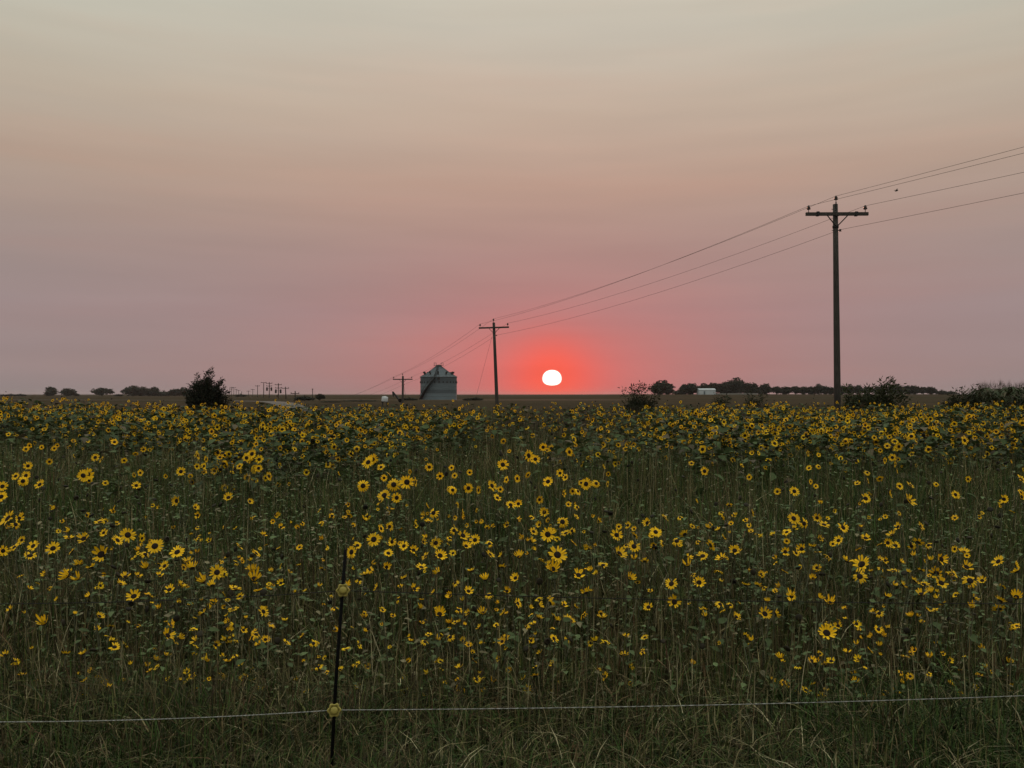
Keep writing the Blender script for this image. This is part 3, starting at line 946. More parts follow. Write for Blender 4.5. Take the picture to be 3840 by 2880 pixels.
# leafy roadside bush right of the tall pole
sh_ = [(-0.95, 1.95, 0.12), (-0.85, 1.75, 0.1), (-0.6, 1.75, 0.1), (-0.2, 1.98, 0.05), (-0.05, 2.0, 0.12), (0.1, 1.9, -0.05), (0.35, 2.2, -0.1), (0.45, 2.3, 0.14),
       (0.6, 2.2, 0.28), (0.7, 2.1, 0.3), (0.25, 2.05, 0.1), (0.95, 1.9, 0.2), (0.8, 1.8, 0.2), (1.0, 1.75, 0.1), (-0.4, 1.7, 0), (0.6, 1.85, 0), (1.1, 1.6, 0.1), (-0.7, 1.5, -0.1)]
bush('bush', 3258, 29.0, sh_, 'leafy roadside bush with curling shoots just right of the tall pole', 'bush', 0.13, (0.042, 0.05, 0.022), 12,
     leaves_per_m=110, filler=3000, fill_rad=(1.0, 0.6, 0.55), fill_z=1.15)
WG = 'tall dark weeds along the field edge'
bush('weed', 2398, 30.0, [(-0.52, 1.92, 0), (-0.38, 1.98, 0.02), (-0.28, 1.97, 0.03), (-0.12, 1.98, 0.02), (0.08, 2.1, 0.03), (0.14, 2.06, 0), (0.24, 2.0, 0.02), (0.4, 1.98, 0.15), (0.55, 1.9, 0.1), (0.3, 1.6, 0.1), (0.5, 1.5, 0.0), (-0.2, 1.5, 0)],
     'tall dark weed clump with upright seed stalks left of the broad tree', 'weed', 0.10, (0.025, 0.028, 0.014), 13, WG, leaves_per_m=95, filler=1800, fill_rad=(0.55, 0.4, 0.42), fill_z=1.15)
bush('weed', 2700, 30.0, [(-0.15, 1.75, 0.05), (0.05, 1.7, 0.1), (0.2, 1.68, 0.1), (-0.05, 1.55, 0), (0.25, 1.6, 0.05)], 'dark weed clump in front of the right end of the white shed', 'weed', 0.10,
     (0.025, 0.03, 0.015), 14, WG, leaves_per_m=80, filler=600, fill_rad=(0.28, 0.25, 0.3), fill_z=1.2)
bush('weed', 2822, 31.0, [(-0.3, 1.72, -0.05), (0.0, 1.75, 0.05), (0.2, 1.72, 0.1), (0.3, 1.65, 0.1), (-0.15, 1.6, 0)], 'dark weed clump below the tallest domed tree', 'weed', 0.10,
     (0.028, 0.032, 0.016), 15, WG, leaves_per_m=80, filler=600, fill_rad=(0.4, 0.25, 0.3), fill_z=1.2)
bush('weed', 3576, 31.0, [(-0.1, 1.95, 0.08), (0.05, 1.98, 0.05), (0.2, 1.85, 0.05), (-0.2, 1.75, 0)], 'weed clump with curled tips left of the corn', 'weed', 0.10,
     (0.032, 0.036, 0.018), 16, WG, leaves_per_m=80, filler=700, fill_rad=(0.4, 0.3, 0.35), fill_z=1.25)
bush('weed', 3648, 31.0, [(-0.25, 1.85, 0.1), (0.0, 2.0, 0.1), (0.15, 1.95, 0.08), (0.3, 1.85, 0.05), (-0.1, 1.8, 0)], 'broad leafy weed clump touching the left edge of the corn', 'weed', 0.11,
     (0.032, 0.038, 0.018), 17, WG, leaves_per_m=90, filler=1300, fill_rad=(0.5, 0.35, 0.42), fill_z=1.3)

# ------------------------------------------------------------------ corn at the right edge (one mass of plants)
def corn():
    r = np.random.default_rng(21)
    big = Big()
    n = 1500
    y = 31 + 19 * r.random(n) ** 1.3
    x = 0.583 * y + 16 * r.random(n) ** 1.15
    H = 1.90 + 0.22 * r.random(n) + 0.024 * np.clip(x - 0.588 * y, 0, 14)
    # stalks
    TV = np.array([[-0.012, -0.012, 0], [0.014, -0.01, 0], [0, 0.015, 0], [0, 0, 1.0]]); TF = np.array([[0, 1, 3], [1, 2, 3], [2, 0, 3]])
    R = np.zeros((n, 3, 3)); R[:, 0, 0] = 1; R[:, 1, 1] = 1; R[:, 2, 2] = H
    R[:, 0, 2] = r.normal(size=n) * 0.06
    big.put(TV, TF, R, np.stack([x, y, 0 * x], 1), np.tile([[0.07, 0.075, 0.04]], (n, 1)))
    # arching leaves
    LV = np.array([[0, 0, 0], [0.07, 0.25, 0.22], [-0.07, 0.25, 0.22], [0.06, 0.6, 0.25], [-0.06, 0.6, 0.25], [0, 1, -0.05]])
    LF = np.array([[0, 1, 2], [1, 3, 4], [1, 4, 2], [3, 5, 4]])
    for k in range(9):
        z = H * (0.25 + 0.075 * k) 
        a = r.random(n) * 6.28
        s = 0.55 + 0.3 * r.random(n)
        R = np.zeros((n, 3, 3))
        R[:, 0, 0] = np.cos(a); R[:, 0, 1] = -np.sin(a); R[:, 1, 0] = np.sin(a); R[:, 1, 1] = np.cos(a); R[:, 2, 2] = 1
        R = R * s[:, None, None]
        g = 0.6 + 0.7 * r.random(n)
        tan = (r.random(n) < 0.3)[:, None]
        col = np.where(tan, np.array([[0.075, 0.062, 0.032]]), np.array([[0.046, 0.062, 0.022]])) * g[:, None]
        big.put(LV, LF, R, np.stack([x, y, z], 1), col)
    # tassels
    TV = np.array([[0, 0, 0], [0.012, 0, 0.05], [0, 0, 1.0], [-0.012, 0, 0.05]]); TF = np.array([[0, 1, 2], [0, 2, 3]])
    for k in range(4):
        nn = np.stack([r.normal(size=n) * 0.3, r.normal(size=n) * 0.3, np.ones(n)], 1)
        big.put(TV, TF, frames(nn, r.random(n) * 6, 0.18 + 0.14 * r.random(n)), np.stack([x, y, H - 0.04], 1), np.tile([[0.045, 0.036, 0.022]], (n, 1)))
    o = link('corn_field', big.mesh('corn_field', M['flora']))
    tag(o, 'dark tasselled corn standing along the right edge', 'corn', kind='stuff')
corn()

# ------------------------------------------------------------------ fence: one rod post, two insulators, two strands
FD = 3.4
top, low = at(1296, 2060, FD), at(1243, 2780, FD)
lean = (top.x - low.x) / (top.z - low.z)
bx = top.x - lean * top.z
post = empty('fence_post', (bx, FD, 0), 'thin black step-in fence post with two yellow insulators', 'fence post')
mb = MB(); mb.tube([(0, 0, -0.2), (lean * 0.5, 0, 0.5), (lean * top.z, 0, top.z)], [0.0078, 0.0074, 0.0070], 10)
mb.build('rod', M['rod'], post, smooth=True)
INS = []
toward = Vector((0.22, -1.0, 0.30)).normalized()
q_face = toward.to_track_quat('Z', 'Y').to_matrix()
for (px, py, sc_) in ((1286, 2214, 1.0), (1253, 2664, 0.98)):
    c = at(px, py, FD - 0.02)
    loc_ = c - Vector((bx, FD, 0))
    mb = MB()
    mb.lathe([(0.019, -0.026), (0.0265, -0.022), (0.0275, -0.010), (0.0262, 0.002), (0.0225, 0.006), (0.0185, -0.002)], 48, (0, 0, 0), q_face, lobes=6, amp=0.115)
    ins = mb.build('insulator', M['yellow'], post, loc_, smooth=True)
    mb = MB()
    mb.lathe([(0.0150, 0.002), (0.0152, 0.014), (0.0135, 0.017), (0.004, 0.0178)], 28, (0, 0, 0), q_face)
    mb.build('cap', M['yellow'], ins, smooth=True)
    mb = MB(); mb.tube([tuple(q_face @ Vector((0, 0, -0.034))), tuple(q_face @ Vector((0, 0, -0.02)))], 0.012, 12)
    mb.build('clamp', M['yellow'], ins, smooth=True)
    INS.append(c)
def strand(pts, r, mat, label, twist=False):
    P = []
    for i in range(len(pts) - 1):
        n = 40
        for k in range(n):
            t = k / n
            p = pts[i].lerp(pts[i + 1], t)
            p.z -= 0.012 * 4 * t * (1 - t)
            P.append(p)
    P.append(pts[-1])
    mb = MB()
    if twist:
        Q = []
        for i in range(len(P) - 1):
            for k in range(6):
                Q.append(P[i].lerp(P[i + 1], k / 6))
        Q.append(P[-1])
        for ph in (0, math.pi):
            mb.tube([q_ + Vector((0, math.cos(i * 1.1 + ph), math.sin(i * 1.1 + ph))) * r * 0.55 for i, q_ in enumerate(Q)], r * 0.75, 5)
    else:
        mb.tube(P, r, 6)
    tag(mb.build('fence_wire', mat, smooth=True), label, 'wire', 'fence strands')
def ext(a, b, k):
    return b + (b - a) * k
back = -toward * 0.016
c = INS[1] + back
l_, r_ = at(0, 2707, 3.30), at(3840, 2609, 3.62)
strand([ext(c, l_, 1.5), l_, c, r_, ext(c, r_, 0.9)], 0.0017, M['poly'], 'pale twisted polywire strand, lower of the two fence wires', True)
c = INS[0] + back
l_, r_ = at(0, 2265, 3.28), at(3840, 2264, 3.62)
strand([ext(c, l_, 1.5), l_, c, r_, ext(c, r_, 0.9)], 0.0019, M['fencewire'], 'dark thin strand, upper of the two fence wires')

# ------------------------------------------------------------------ a small insect-sized bird over the wires
pb_ = at(3362, 716, 40.0)
bd = empty('bird', pb_, 'tiny dark bird flying below the wires right of the tall pole', 'bird')
mb = MB(); mb.tube([(-0.09, 0, -0.02), (-0.03, 0, 0.0), (0.04, 0, 0.02), (0.085, 0, 0.045)], [0.008, 0.03, 0.03, 0.012], 8); mb.build('body', M['feather'], bd, smooth=True)
for s in (-1, 1):
    mb = MB(); mb.add([(0.03, 0, 0.03), (-0.03, 0, 0.02), (-0.06, s * 0.12, 0.07), (0.0, s * 0.13, 0.09), (-0.05, s * 0.2, 0.05), (0.03, 0, 0.022), (-0.03, 0, 0.012), (-0.06, s * 0.12, 0.064), (0.0, s * 0.13, 0.084)],
                      [(0, 1, 2, 3), (3, 2, 4), (5, 8, 7, 6), (0, 3, 8, 5), (1, 6, 7, 2)]); mb.build('wing', M['feather'], bd)

# ------------------------------------------------------------------ sunflower pieces
def head_template(seed, npet, cup, droop=0.0, gaps=(), detail=True):
    """ring of ray petals with green bracts behind; +Z is the way the flower faces, unit diameter"""
    r = random.Random(seed)
    V, F, C = [], [], []
    def quadpetal(a, r0, r1, w, zc, tw, lift):
        ca, sa = math.cos(a), math.sin(a)
        def P(rad, off, z):
            return (ca * rad - sa * off, sa * rad + ca * off, z)
        m1 = r0 + (r1 - r0) * 0.42
        m2 = r0 + (r1 - r0) * 0.78
        def zz(rad):
            t = (rad - r0) / (r1 - r0)
            return lift + (rad - r0) * math.tan(zc) - droop * t * t * 0.2
        k = len(V)
        V.extend([P(r0, -w * 0.35, zz(r0)), P(r0, w * 0.35, zz(r0)), P(m1, -w * 0.5, zz(m1) + tw), P(m1, w * 0.5, zz(m1) - tw),
                  P(m1 + 0.02, 0, zz(m1) - 0.02), P(m2, -w * 0.42, zz(m2) + tw), P(m2, w * 0.42, zz(m2) - tw), P(r1 * math.cos(zc * 0.5), 0, zz(r1) - 0.01)])
        F.extend([(k, k + 4, k + 2), (k, k + 1, k + 4), (k + 1, k + 3, k + 4), (k + 2, k + 4, k + 5), (k + 4, k + 6, k + 5), (k + 4, k + 3, k + 6), (k + 5, k + 6, k + 7)])
    for i in range(npet):
        if i in gaps:
            continue
        a = 2 * math.pi * (i + r.uniform(-0.25, 0.25)) / npet
        c = cup + r.uniform(-0.16, 0.16)
        ln = 0.5 * r.uniform(0.84, 1.08)
        quadpetal(a, 0.13, 0.13 + (ln - 0.13) * max(0.62, math.cos(c * 0.7)), 0.125 * r.uniform(0.8, 1.15), c, r.uniform(-0.02, 0.02), 0.0)
    C = [(1, 1, 1)] * len(V)
    nb = 9
    for i in range(nb):                                   # bracts
        a = 2 * math.pi * i / nb
        ca, sa = math.cos(a), math.sin(a)
        k = len(V)
        V.extend([(ca * 0.05 - sa * 0.06, sa * 0.05 + ca * 0.06, -0.07), (ca * 0.05 + sa * 0.06, sa * 0.05 - ca * 0.06, -0.07), (ca * 0.26, sa * 0.26, -0.015)])
        F.append((k, k + 1, k + 2))
        C.extend([(0.09, 0.19, 2.2)] * 3)
    return np.array(V), np.array(F), np.array(C)
def disc_template(n=12):
    V = [(0, 0, 0.055)]
    F = []
    for (rr_, z) in ((0.10, 0.055), (0.18, 0.025), (0.19, -0.015), (0.12, -0.085)):
        for k in range(n):
            a = 2 * math.pi * k / n
            V.append((rr_ * math.cos(a), rr_ * math.sin(a), z))
    for k in range(n):
        F.append((0, 1 + k, 1 + (k + 1) % n))
    for ring in range(3):
        for k in range(n):
            a, b = 1 + ring * n + k, 1 + ring * n + (k + 1) % n
            F += [(a, a + n, b + n), (a, b + n, b)]
    return np.array(V), np.array(F)
HEADS = [head_template(1, 17, 0.05), head_template(2, 15, 0.12, 0.1), head_template(3, 14, 0.30, 0.2), head_template(4, 13, 0.55, gaps=(4,)),
         head_template(5, 12, 0.75, gaps=(2, 7)), head_template(6, 11, 0.95, gaps=(3,)), head_template(7, 16, -0.25, 0.3), head_template(8, 14, 0.45, 0.6, gaps=(9, 10)),
         head_template(9, 15, 0.65, 0.3, gaps=(0, 1, 5)), head_template(10, 13, 0.25, 1.2, gaps=(3, 4, 8)), head_template(11, 10, 1.05, gaps=(1,))]
DISCV, DISCF = disc_template()
def head_mesh(k):
    V, F, C = HEADS[k]
    me = tri_mesh('flower_head', V, F, [M['petal'], M['leaf']])
    mi = np.array([1 if C[f[0]][0] < 0.5 else 0 for f in F], dtype=np.int32)
    me.polygons.foreach_set('material_index', mi)
    return me
HEAD_ME = [head_mesh(k) for k in range(len(HEADS))]
DISC_ME = tri_mesh('seed_disc', DISCV, DISCF, M['disc'])
DISC_ME.shade_smooth()
# heart-shaped sunflower leaf, stalk along +Y, folded along the midrib
SLV = np.array([[0, 0, 0], [0, 0.18, 0.0], [0.24, 0.22, 0.07], [0.30, 0.45, 0.08], [0.17, 0.75, 0.02], [0, 1.0, -0.10], [-0.17, 0.75, 0.03], [-0.30, 0.45, 0.09], [-0.24, 0.22, 0.06], [0, 0.55, -0.02]])
SLF = np.array([[1, 2, 9], [2, 3, 9], [3, 4, 9], [4, 5, 9], [5, 6, 9], [6, 7, 9], [7, 8, 9], [8, 1, 9], [0, 2, 1], [0, 1, 8]])
LEAF_ME = []
for k in range(4):
    r = np.random.default_rng(40 + k)
    LEAF_ME.append(tri_mesh('leaf', SLV + r.normal(size=SLV.shape) * np.array([0.02, 0.02, 0.04]), SLF, M['leaf']))

# blooms read off the photograph: (crop origin x, y, zoom) and (x, y, diameter) in the crop
SPOTS = [
 (0, 1650, 2.212, [(245,45,45),(215,75,45),(345,60,40),(450,70,45),(475,45,35),(410,180,50),(232,215,65),(130,300,65),(215,295,75),(190,340,75),(330,370,80),(20,385,80),(10,470,85),(690,295,90),(728,285,95),(790,145,65),(842,163,60),(1030,170,45),(1190,78,45),(1125,115,45),(1113,290,45),(1163,272,50),(1130,378,65),(1375,300,40),(1500,262,72),(1640,130,60),(1710,160,55),(1868,195,50),(1987,218,55),(2090,115,80),(2045,148,70),(2145,235,60),(1580,300,40),(1465,505,85),(1895,478,80),(2072,510,55),(1620,560,60),(1640,625,60),(65,650,125),(130,700,75),(160,650,70),(828,680,80),(970,695,45),(860,770,65),(1060,788,115),(975,832,95),(695,820,105),(570,815,80),(840,950,140),(1285,880,120),(1205,948,75),(275,880,90),(118,890,80),(180,830,65),(440,900,100),(600,920,75),(1630,810,75),(1985,880,70),(1470,930,110),(640,1035,60),(1365,1045,80),(1560,1010,100),(1210,1060,80),(2125,940,90),(250,960,100),(25,920,80)]),
 (0, 1900, 2.212, [(1595,510,100),(755,505,80),(560,570,110),(640,600,100),(1040,580,80),(1000,640,80),(1325,570,65),(1500,650,85),(1405,690,90),(1110,745,110),(1690,620,100),(1760,655,80),(1800,545,110),(1950,680,100),(2095,530,90),(2110,600,130),(2140,700,80),(1770,800,70),(1935,850,85),(1680,890,80),(2185,870,90),(365,965,115),(825,910,75),(245,680,55),(620,890,40),(915,1085,85),(950,1165,85),(1390,1070,110),(1490,1090,70),(1620,1110,80),(1790,1145,70),(1900,1135,60),(2020,1025,65),(2125,1060,80),(545,1220,70),(690,1220,80),(40,1230,70),(130,1290,70),(705,1445,60),(815,1430,60),(870,1460,75),(900,1495,50),(1290,1275,70),(1385,1235,70),(1945,1235,60),(1500,1440,40),(1435,1460,40),(1735,1430,40),(2105,1590,40),(470,770,50),(740,740,60),(85,850,60),(215,880,40),(370,560,60),(170,570,60)]),
 (2000, 1900, 2.212, [(85,45,80),(50,150,60),(245,125,80),(120,230,115),(270,220,80),(320,200,60),(330,300,70),(355,85,50),(545,110,50),(710,165,50),(690,235,90),(785,155,60),(835,185,45),(840,240,70),(945,135,80),(1015,210,90),(985,240,60),(1090,90,75),(1255,230,80),(1190,285,85),(715,390,120),(835,330,100),(835,430,65),(770,320,60),(1000,320,60),(1075,305,65),(925,455,75),(1290,420,65),(1405,410,95),(1280,485,95),(1470,320,90),(1560,430,95),(1670,365,95),(1535,535,80),(1145,640,105),(1375,630,100),(1325,565,50),(1170,790,110),(955,835,85),(800,595,90),(865,630,50),(580,485,85),(375,570,105),(475,530,60),(160,520,130),(200,400,140),(450,345,90),(435,715,100),(140,800,80),(255,815,70),(415,895,85),(575,920,85),(285,925,75),(45,920,80),(50,820,70),(170,910,60),(170,1095,80),(55,1215,60),(160,1305,60),(770,1075,60),(925,1085,60),(575,1130,50),(755,1230,70),(970,700,50),(1420,850,50),(1420,910,60),(1550,810,80),(1570,860,60),(1635,815,60),(1685,915,80),(1920,890,110),(2010,890,80),(1760,650,75),(1860,655,70),(2005,700,50),(2140,740,80),(1890,560,60),(2010,470,45),(2090,375,75),(2180,385,60),(2160,105,90),(2100,215,65),(2105,290,45),(1870,230,70),(1760,115,50),(1790,155,45),(1805,205,45),(1565,95,50),(1535,190,55),(1575,255,55),(1640,140,45),(1815,50,70),(1800,1110,55),(1760,1070,50),(2050,1255,80),(2085,540,60)]),
 (1300, 1600, 2.212, [(178,295,95),(215,270,80),(135,490,90),(285,335,60),(350,395,55),(310,425,55),(390,480,100),(500,460,110),(570,460,75),(312,570,110),(280,620,80),(415,590,80),(685,335,65),(525,375,45),(870,340,45),(775,410,60),(895,405,50),(1020,380,50),(1295,315,90),(1510,240,95),(1565,270,75),(1630,170,65),(1848,210,70),(1300,120,50),(850,515,50),(880,525,65),(1010,510,80),(1095,525,70),(1205,490,90),(1275,520,50),(1325,440,55),(1415,430,60),(1505,400,55),(1670,455,85),(1770,385,60),(1815,420,60),(1985,475,90),(2070,470,65),(2165,475,50),(1945,465,45),(1875,535,55),(1920,535,60),(1800,555,65),(1250,590,70),(1600,605,60),(1360,650,80),(1425,640,70),(665,660,55),(645,735,70),(720,715,85),(680,790,75),(960,720,70),(915,650,50),(1640,710,80),(1790,790,95),(1535,755,50),(1330,815,60),(1165,840,50),(2090,780,60),(1550,870,70),(1535,950,80),(965,905,105),(890,860,70),(1065,940,85),(1185,970,65),(990,990,80),(775,1070,105),(655,1075,80),(855,925,50),(740,965,90),(635,955,60),(375,955,75),(475,990,80),(555,1025,75),(225,935,110),(355,830,70),(285,845,70),(145,770,65),(345,1050,75),(40,1040,100),(90,985,70),(20,740,60),(1190,1060,75),(1430,1080,90)]),
 (1300, 2100, 2.212, [(150,120,90),(330,60,80),(480,150,70),(620,60,90),(760,110,80),(900,190,70),(1030,90,70),(1150,160,90),(1290,60,70),(1400,150,80),(560,240,80),(720,270,60),(860,300,70),(1010,260,80),(1180,290,70),(1330,260,70),(250,230,70),(420,330,60),(770,450,110),(1130,440,90),(1010,440,70),(1300,440,70),(1420,360,80),(620,400,60),(300,420,50),(900,520,60),(1100,560,60),(1240,540,50),(680,620,60),(860,640,70),(1320,640,50),(1500,560,50)]),
 (2900, 1600, 2.353, [(1687,120,75),(1005,170,55),(1108,175,65),(945,210,40),(1050,272,65),(985,297,55),(1075,330,50),(1090,392,40),(305,235,55),(400,250,40),(315,365,50),(400,352,45),(830,405,50),(835,478,50),(740,500,55),(940,460,60),(1115,525,65),(1210,515,75),(1025,590,75),(845,595,50),(815,635,90),(1198,655,115),(1110,765,45),(1608,600,75),(1438,508,42),(1718,463,55),(2190,465,90),(2185,580,60),(2190,620,85),(2035,640,75),(35,572,60),(185,570,85),(375,525,45),(330,485,45),(180,810,105),(272,855,90),(385,805,75),(447,865,90),(615,890,100),(118,930,75),(118,1010,50),(250,1080,90),(345,1060,80),(395,1110,60),(410,990,65),(575,1005,80),(525,1035,55),(485,1150,85),(815,985,90),(1100,885,80),(1300,878,75),(1045,955,90),(1010,1025,80),(1080,1050,75),(940,1040,60),(1280,1020,100),(1370,1045,65),(1220,1055,70),(1240,1135,55),(940,1172,60),(750,1085,55),(1130,1195,60),(650,1185,100),(780,1215,150),(1190,1285,50),(1305,1270,65),(1480,1170,110),(1680,1105,90),(1600,1080,60),(1705,1240,110),(1985,1190,105),(2140,1220,75),(950,1255,60),(385,1245,70),(235,1240,50),(350,1340,70)]),
 (2840, 2130, 2.212, [(850,70,110),(1130,25,90),(1485,45,115),(1625,50,85),(1765,105,115),(1865,105,75),(1300,105,75),(1130,135,55),(1205,140,75),(1380,135,85),(1525,125,110),(1360,215,90),(1435,200,75),(2030,155,65),(2150,30,90),(1080,240,65),(285,235,85),(520,250,70),(600,290,100),(1010,375,70),(1540,295,65),(1780,325,70),(1800,250,75),(2015,270,90),(2150,240,100),(2005,340,100),(1410,345,60),(1475,350,60),(1365,450,50),(575,540,140),(670,480,70),(745,700,70),(935,685,65),(1270,710,50),(2120,515,50),(35,55,60),(85,280,60),(150,190,45)]),
]
_py = [1640, 1700, 1800, 1900, 2000, 2100, 2200, 2300, 2400, 2500, 2640]
_pd = [9.8, 8.4, 6.7, 5.9, 5.45, 5.05, 4.75, 4.52, 4.36, 4.26, 4.12]
blooms = []
hr = random.Random(99)
for ox, oy, z, lst in SPOTS:
    for x, y, dia in lst:
        px, py, dp = ox + x / z, oy + y / z, dia / z
        d = float(np.interp(py, _py, _pd)) * (1 + hr.uniform(-0.05, 0.05))
        size = dp / FPX * d
        size *= 1.20
        blooms.append([px, py, d, size])
# gather neighbouring blooms onto shared plants (at most three each)
order = sorted(range(len(blooms)), key=lambda i: -blooms[i][3] / blooms[i][2])
used, plants = set(), []
for i in order:
    if i in used: continue
    grp = [i]; used.add(i)
    cand = sorted((abs(blooms[j][0] - blooms[i][0]) + 0.8 * abs(blooms[j][1] - blooms[i][1]), j) for j in range(len(blooms)) if j not in used)
    for dist, j in cand[:2]:
        if dist < 62:
            grp.append(j); used.add(j)
    plants.append(grp)
near_plants, extra_blooms = plants[:300], [b for g in plants[300:] for b in g]

COLS = [(330, 'near the left edge'), (700, 'below the hazy left grove'), (1010, 'below the dark young tree'), (1270, 'left of the fence post'), (1540, 'right of the fence post'),
        (1800, 'below the grain bin'), (2080, 'below the leaning pole'), (2420, 'below the setting sun'), (2760, 'below the white shed'), (3060, 'left of the tall pole'), (3420, 'below the tall pole'), (3900, 'near the right edge')]
ROWS = [(1830, 'in the grassy back stretch'), (1990, 'in the middle field'), (2110, 'in the front flower band'), (2215, 'above the upper wire'), (2350, 'below the upper wire'), (2900, 'above the lower wire')]
ORD = ['leftmost', 'second from left', 'third from left', 'fourth from left', 'fifth from left', 'sixth from left', 'seventh from left', 'eighth from left', 'ninth from left', 'tenth from left', 'eleventh from left', 'twelfth from left']
NUM = {1: 'single', 2: 'two-bloom', 3: 'three-bloom'}
cells = {}
for gi, g in enumerate(near_plants):
    px, py = blooms[g[0]][0], blooms[g[0]][1]
    c = next(t for lim, t in COLS if px < lim); rw = next(t for lim, t in ROWS if py < lim)
    cells.setdefault((NUM[len(g)], c, rw), []).append((px, gi))
label_of = {}
for (nb, c, rw), lst in cells.items():
    lst.sort()
    for k, (_, gi) in enumerate(lst):
        o_ = (ORD[k] + ' ' if len(lst) > 1 else '')
        label_of[gi] = o_ + nb + ' yellow sunflower ' + rw + ', ' + c

def facing(px, py, r):
    t = min(1.0, max(0.0, (py - 1750) / 420))
    el = math.radians(12 + 44 * t + r.gauss(0, 17))
    az = math.radians(r.gauss(0, 40 + 34 * t))
    if r.random() < 0.10: az += math.pi * 0.8
    return Vector((math.sin(az) * math.cos(el), -math.cos(az) * math.cos(el), math.sin(el)))
def frame_of(nv, spin):
    z = nv.normalized()
    x = Vector((0, 0, 1)).cross(z)
    if x.length < 1e-3: x = Vector((1, 0, 0))
    x.normalize(); y = z.cross(x)
    m = Matrix((x, y, z)).transposed()
    return m @ Matrix.Rotation(spin, 3, 'Z')
def kind_for(py, r):
    if py < 1850: return r.choice((0, 0, 1, 1, 2, 6))
    if py < 2080: return r.choice((0, 1, 2, 2, 3, 3, 4, 7, 8, 9))
    return r.choice((2, 3, 3, 4, 4, 5, 5, 7, 8, 9, 10))
def leaf_matrix(p, az, tilt, s, r):
    y = Vector((math.cos(az) * math.cos(tilt), math.sin(az) * math.cos(tilt), math.sin(tilt)))
    x = y.cross(Vector((0, 0, 1))).normalized()
    z = x.cross(y)
    m = Matrix((x, y, z)).transposed() @ Matrix.Rotation(r.uniform(-0.5, 0.5), 3, 'Y')
    return Matrix.Translation(p) @ (m * s).to_4x4()
SG = 'wild sunflowers of the near field'
pr = random.Random(5)
for gi, g in enumerate(near_plants):
    heads = []
    for b in g:
        px, py, d, size = blooms[b]
        heads.append((at(px, py, d), size, px, py))
    heads.sort(key=lambda h: -h[0].z)
    H0 = heads[0]
    base = Vector((H0[0].x + pr.gauss(0, 0.04) * H0[0].z * 2, H0[0].y + abs(pr.gauss(0, 0.06)) + 0.03, 0))
    root = empty('sunflower', base, label_of[gi], 'sunflower', SG)
    sm = MB()
    mains = None
    for k, (c, size, px, py) in enumerate(heads):
        nv = facing(px, py, pr)
        if size > 0.088:                      # the largest blooms in view look towards the road
            nv = (nv + Vector((0, -0.9, 0.25))).normalized()
        end = c - nv * size * 0.07 - base
        if k == 0:
            p0 = Vector((0, 0, -0.05))
        else:
            p0 = mains.lerp(Vector((0, 0, 0)), 0.35 + 0.2 * pr.random())
        pre = end - nv * size * 0.5 - Vector((0, 0, size * 0.55))
        mid = p0.lerp(pre, 0.55) + Vector((pr.gauss(0, 0.012), pr.gauss(0, 0.012), 0))
        if k == 0: mains = pre.copy()
        r0 = 0.0045 if k == 0 else 0.0026
        sm.tube([p0, mid, pre, end], [r0, r0 * 0.85, r0 * 0.62, r0 * 0.5], 5)
        fr = frame_of(nv, pr.uniform(0, 6.28))
        ho = link('flower_head', HEAD_ME[kind_for(py, pr)], root, mat=Matrix.Translation(c - base) @ (fr * size).to_4x4())
        link('seed_disc', DISC_ME, ho)
    link('stem', sm.mesh('stem', M['stem']), root)
    Hm = heads[0][0].z
    for k in range(3 + int(3.2 * Hm)):
        t = 0.30 + 0.62 * (k + pr.random() * 0.6) / (3 + int(3.2 * Hm))
        p = Vector((mains.x * t, mains.y * t, Hm * t))
        az = k * 2.4 + pr.uniform(-0.6, 0.6)
        lo = link('leaf', pr.choice(LEAF_ME), root, mat=leaf_matrix(p, az, pr.uniform(-0.45, 0.5), (0.032 + 0.045 * pr.random()) * (0.75 + 0.45 * Hm), pr))

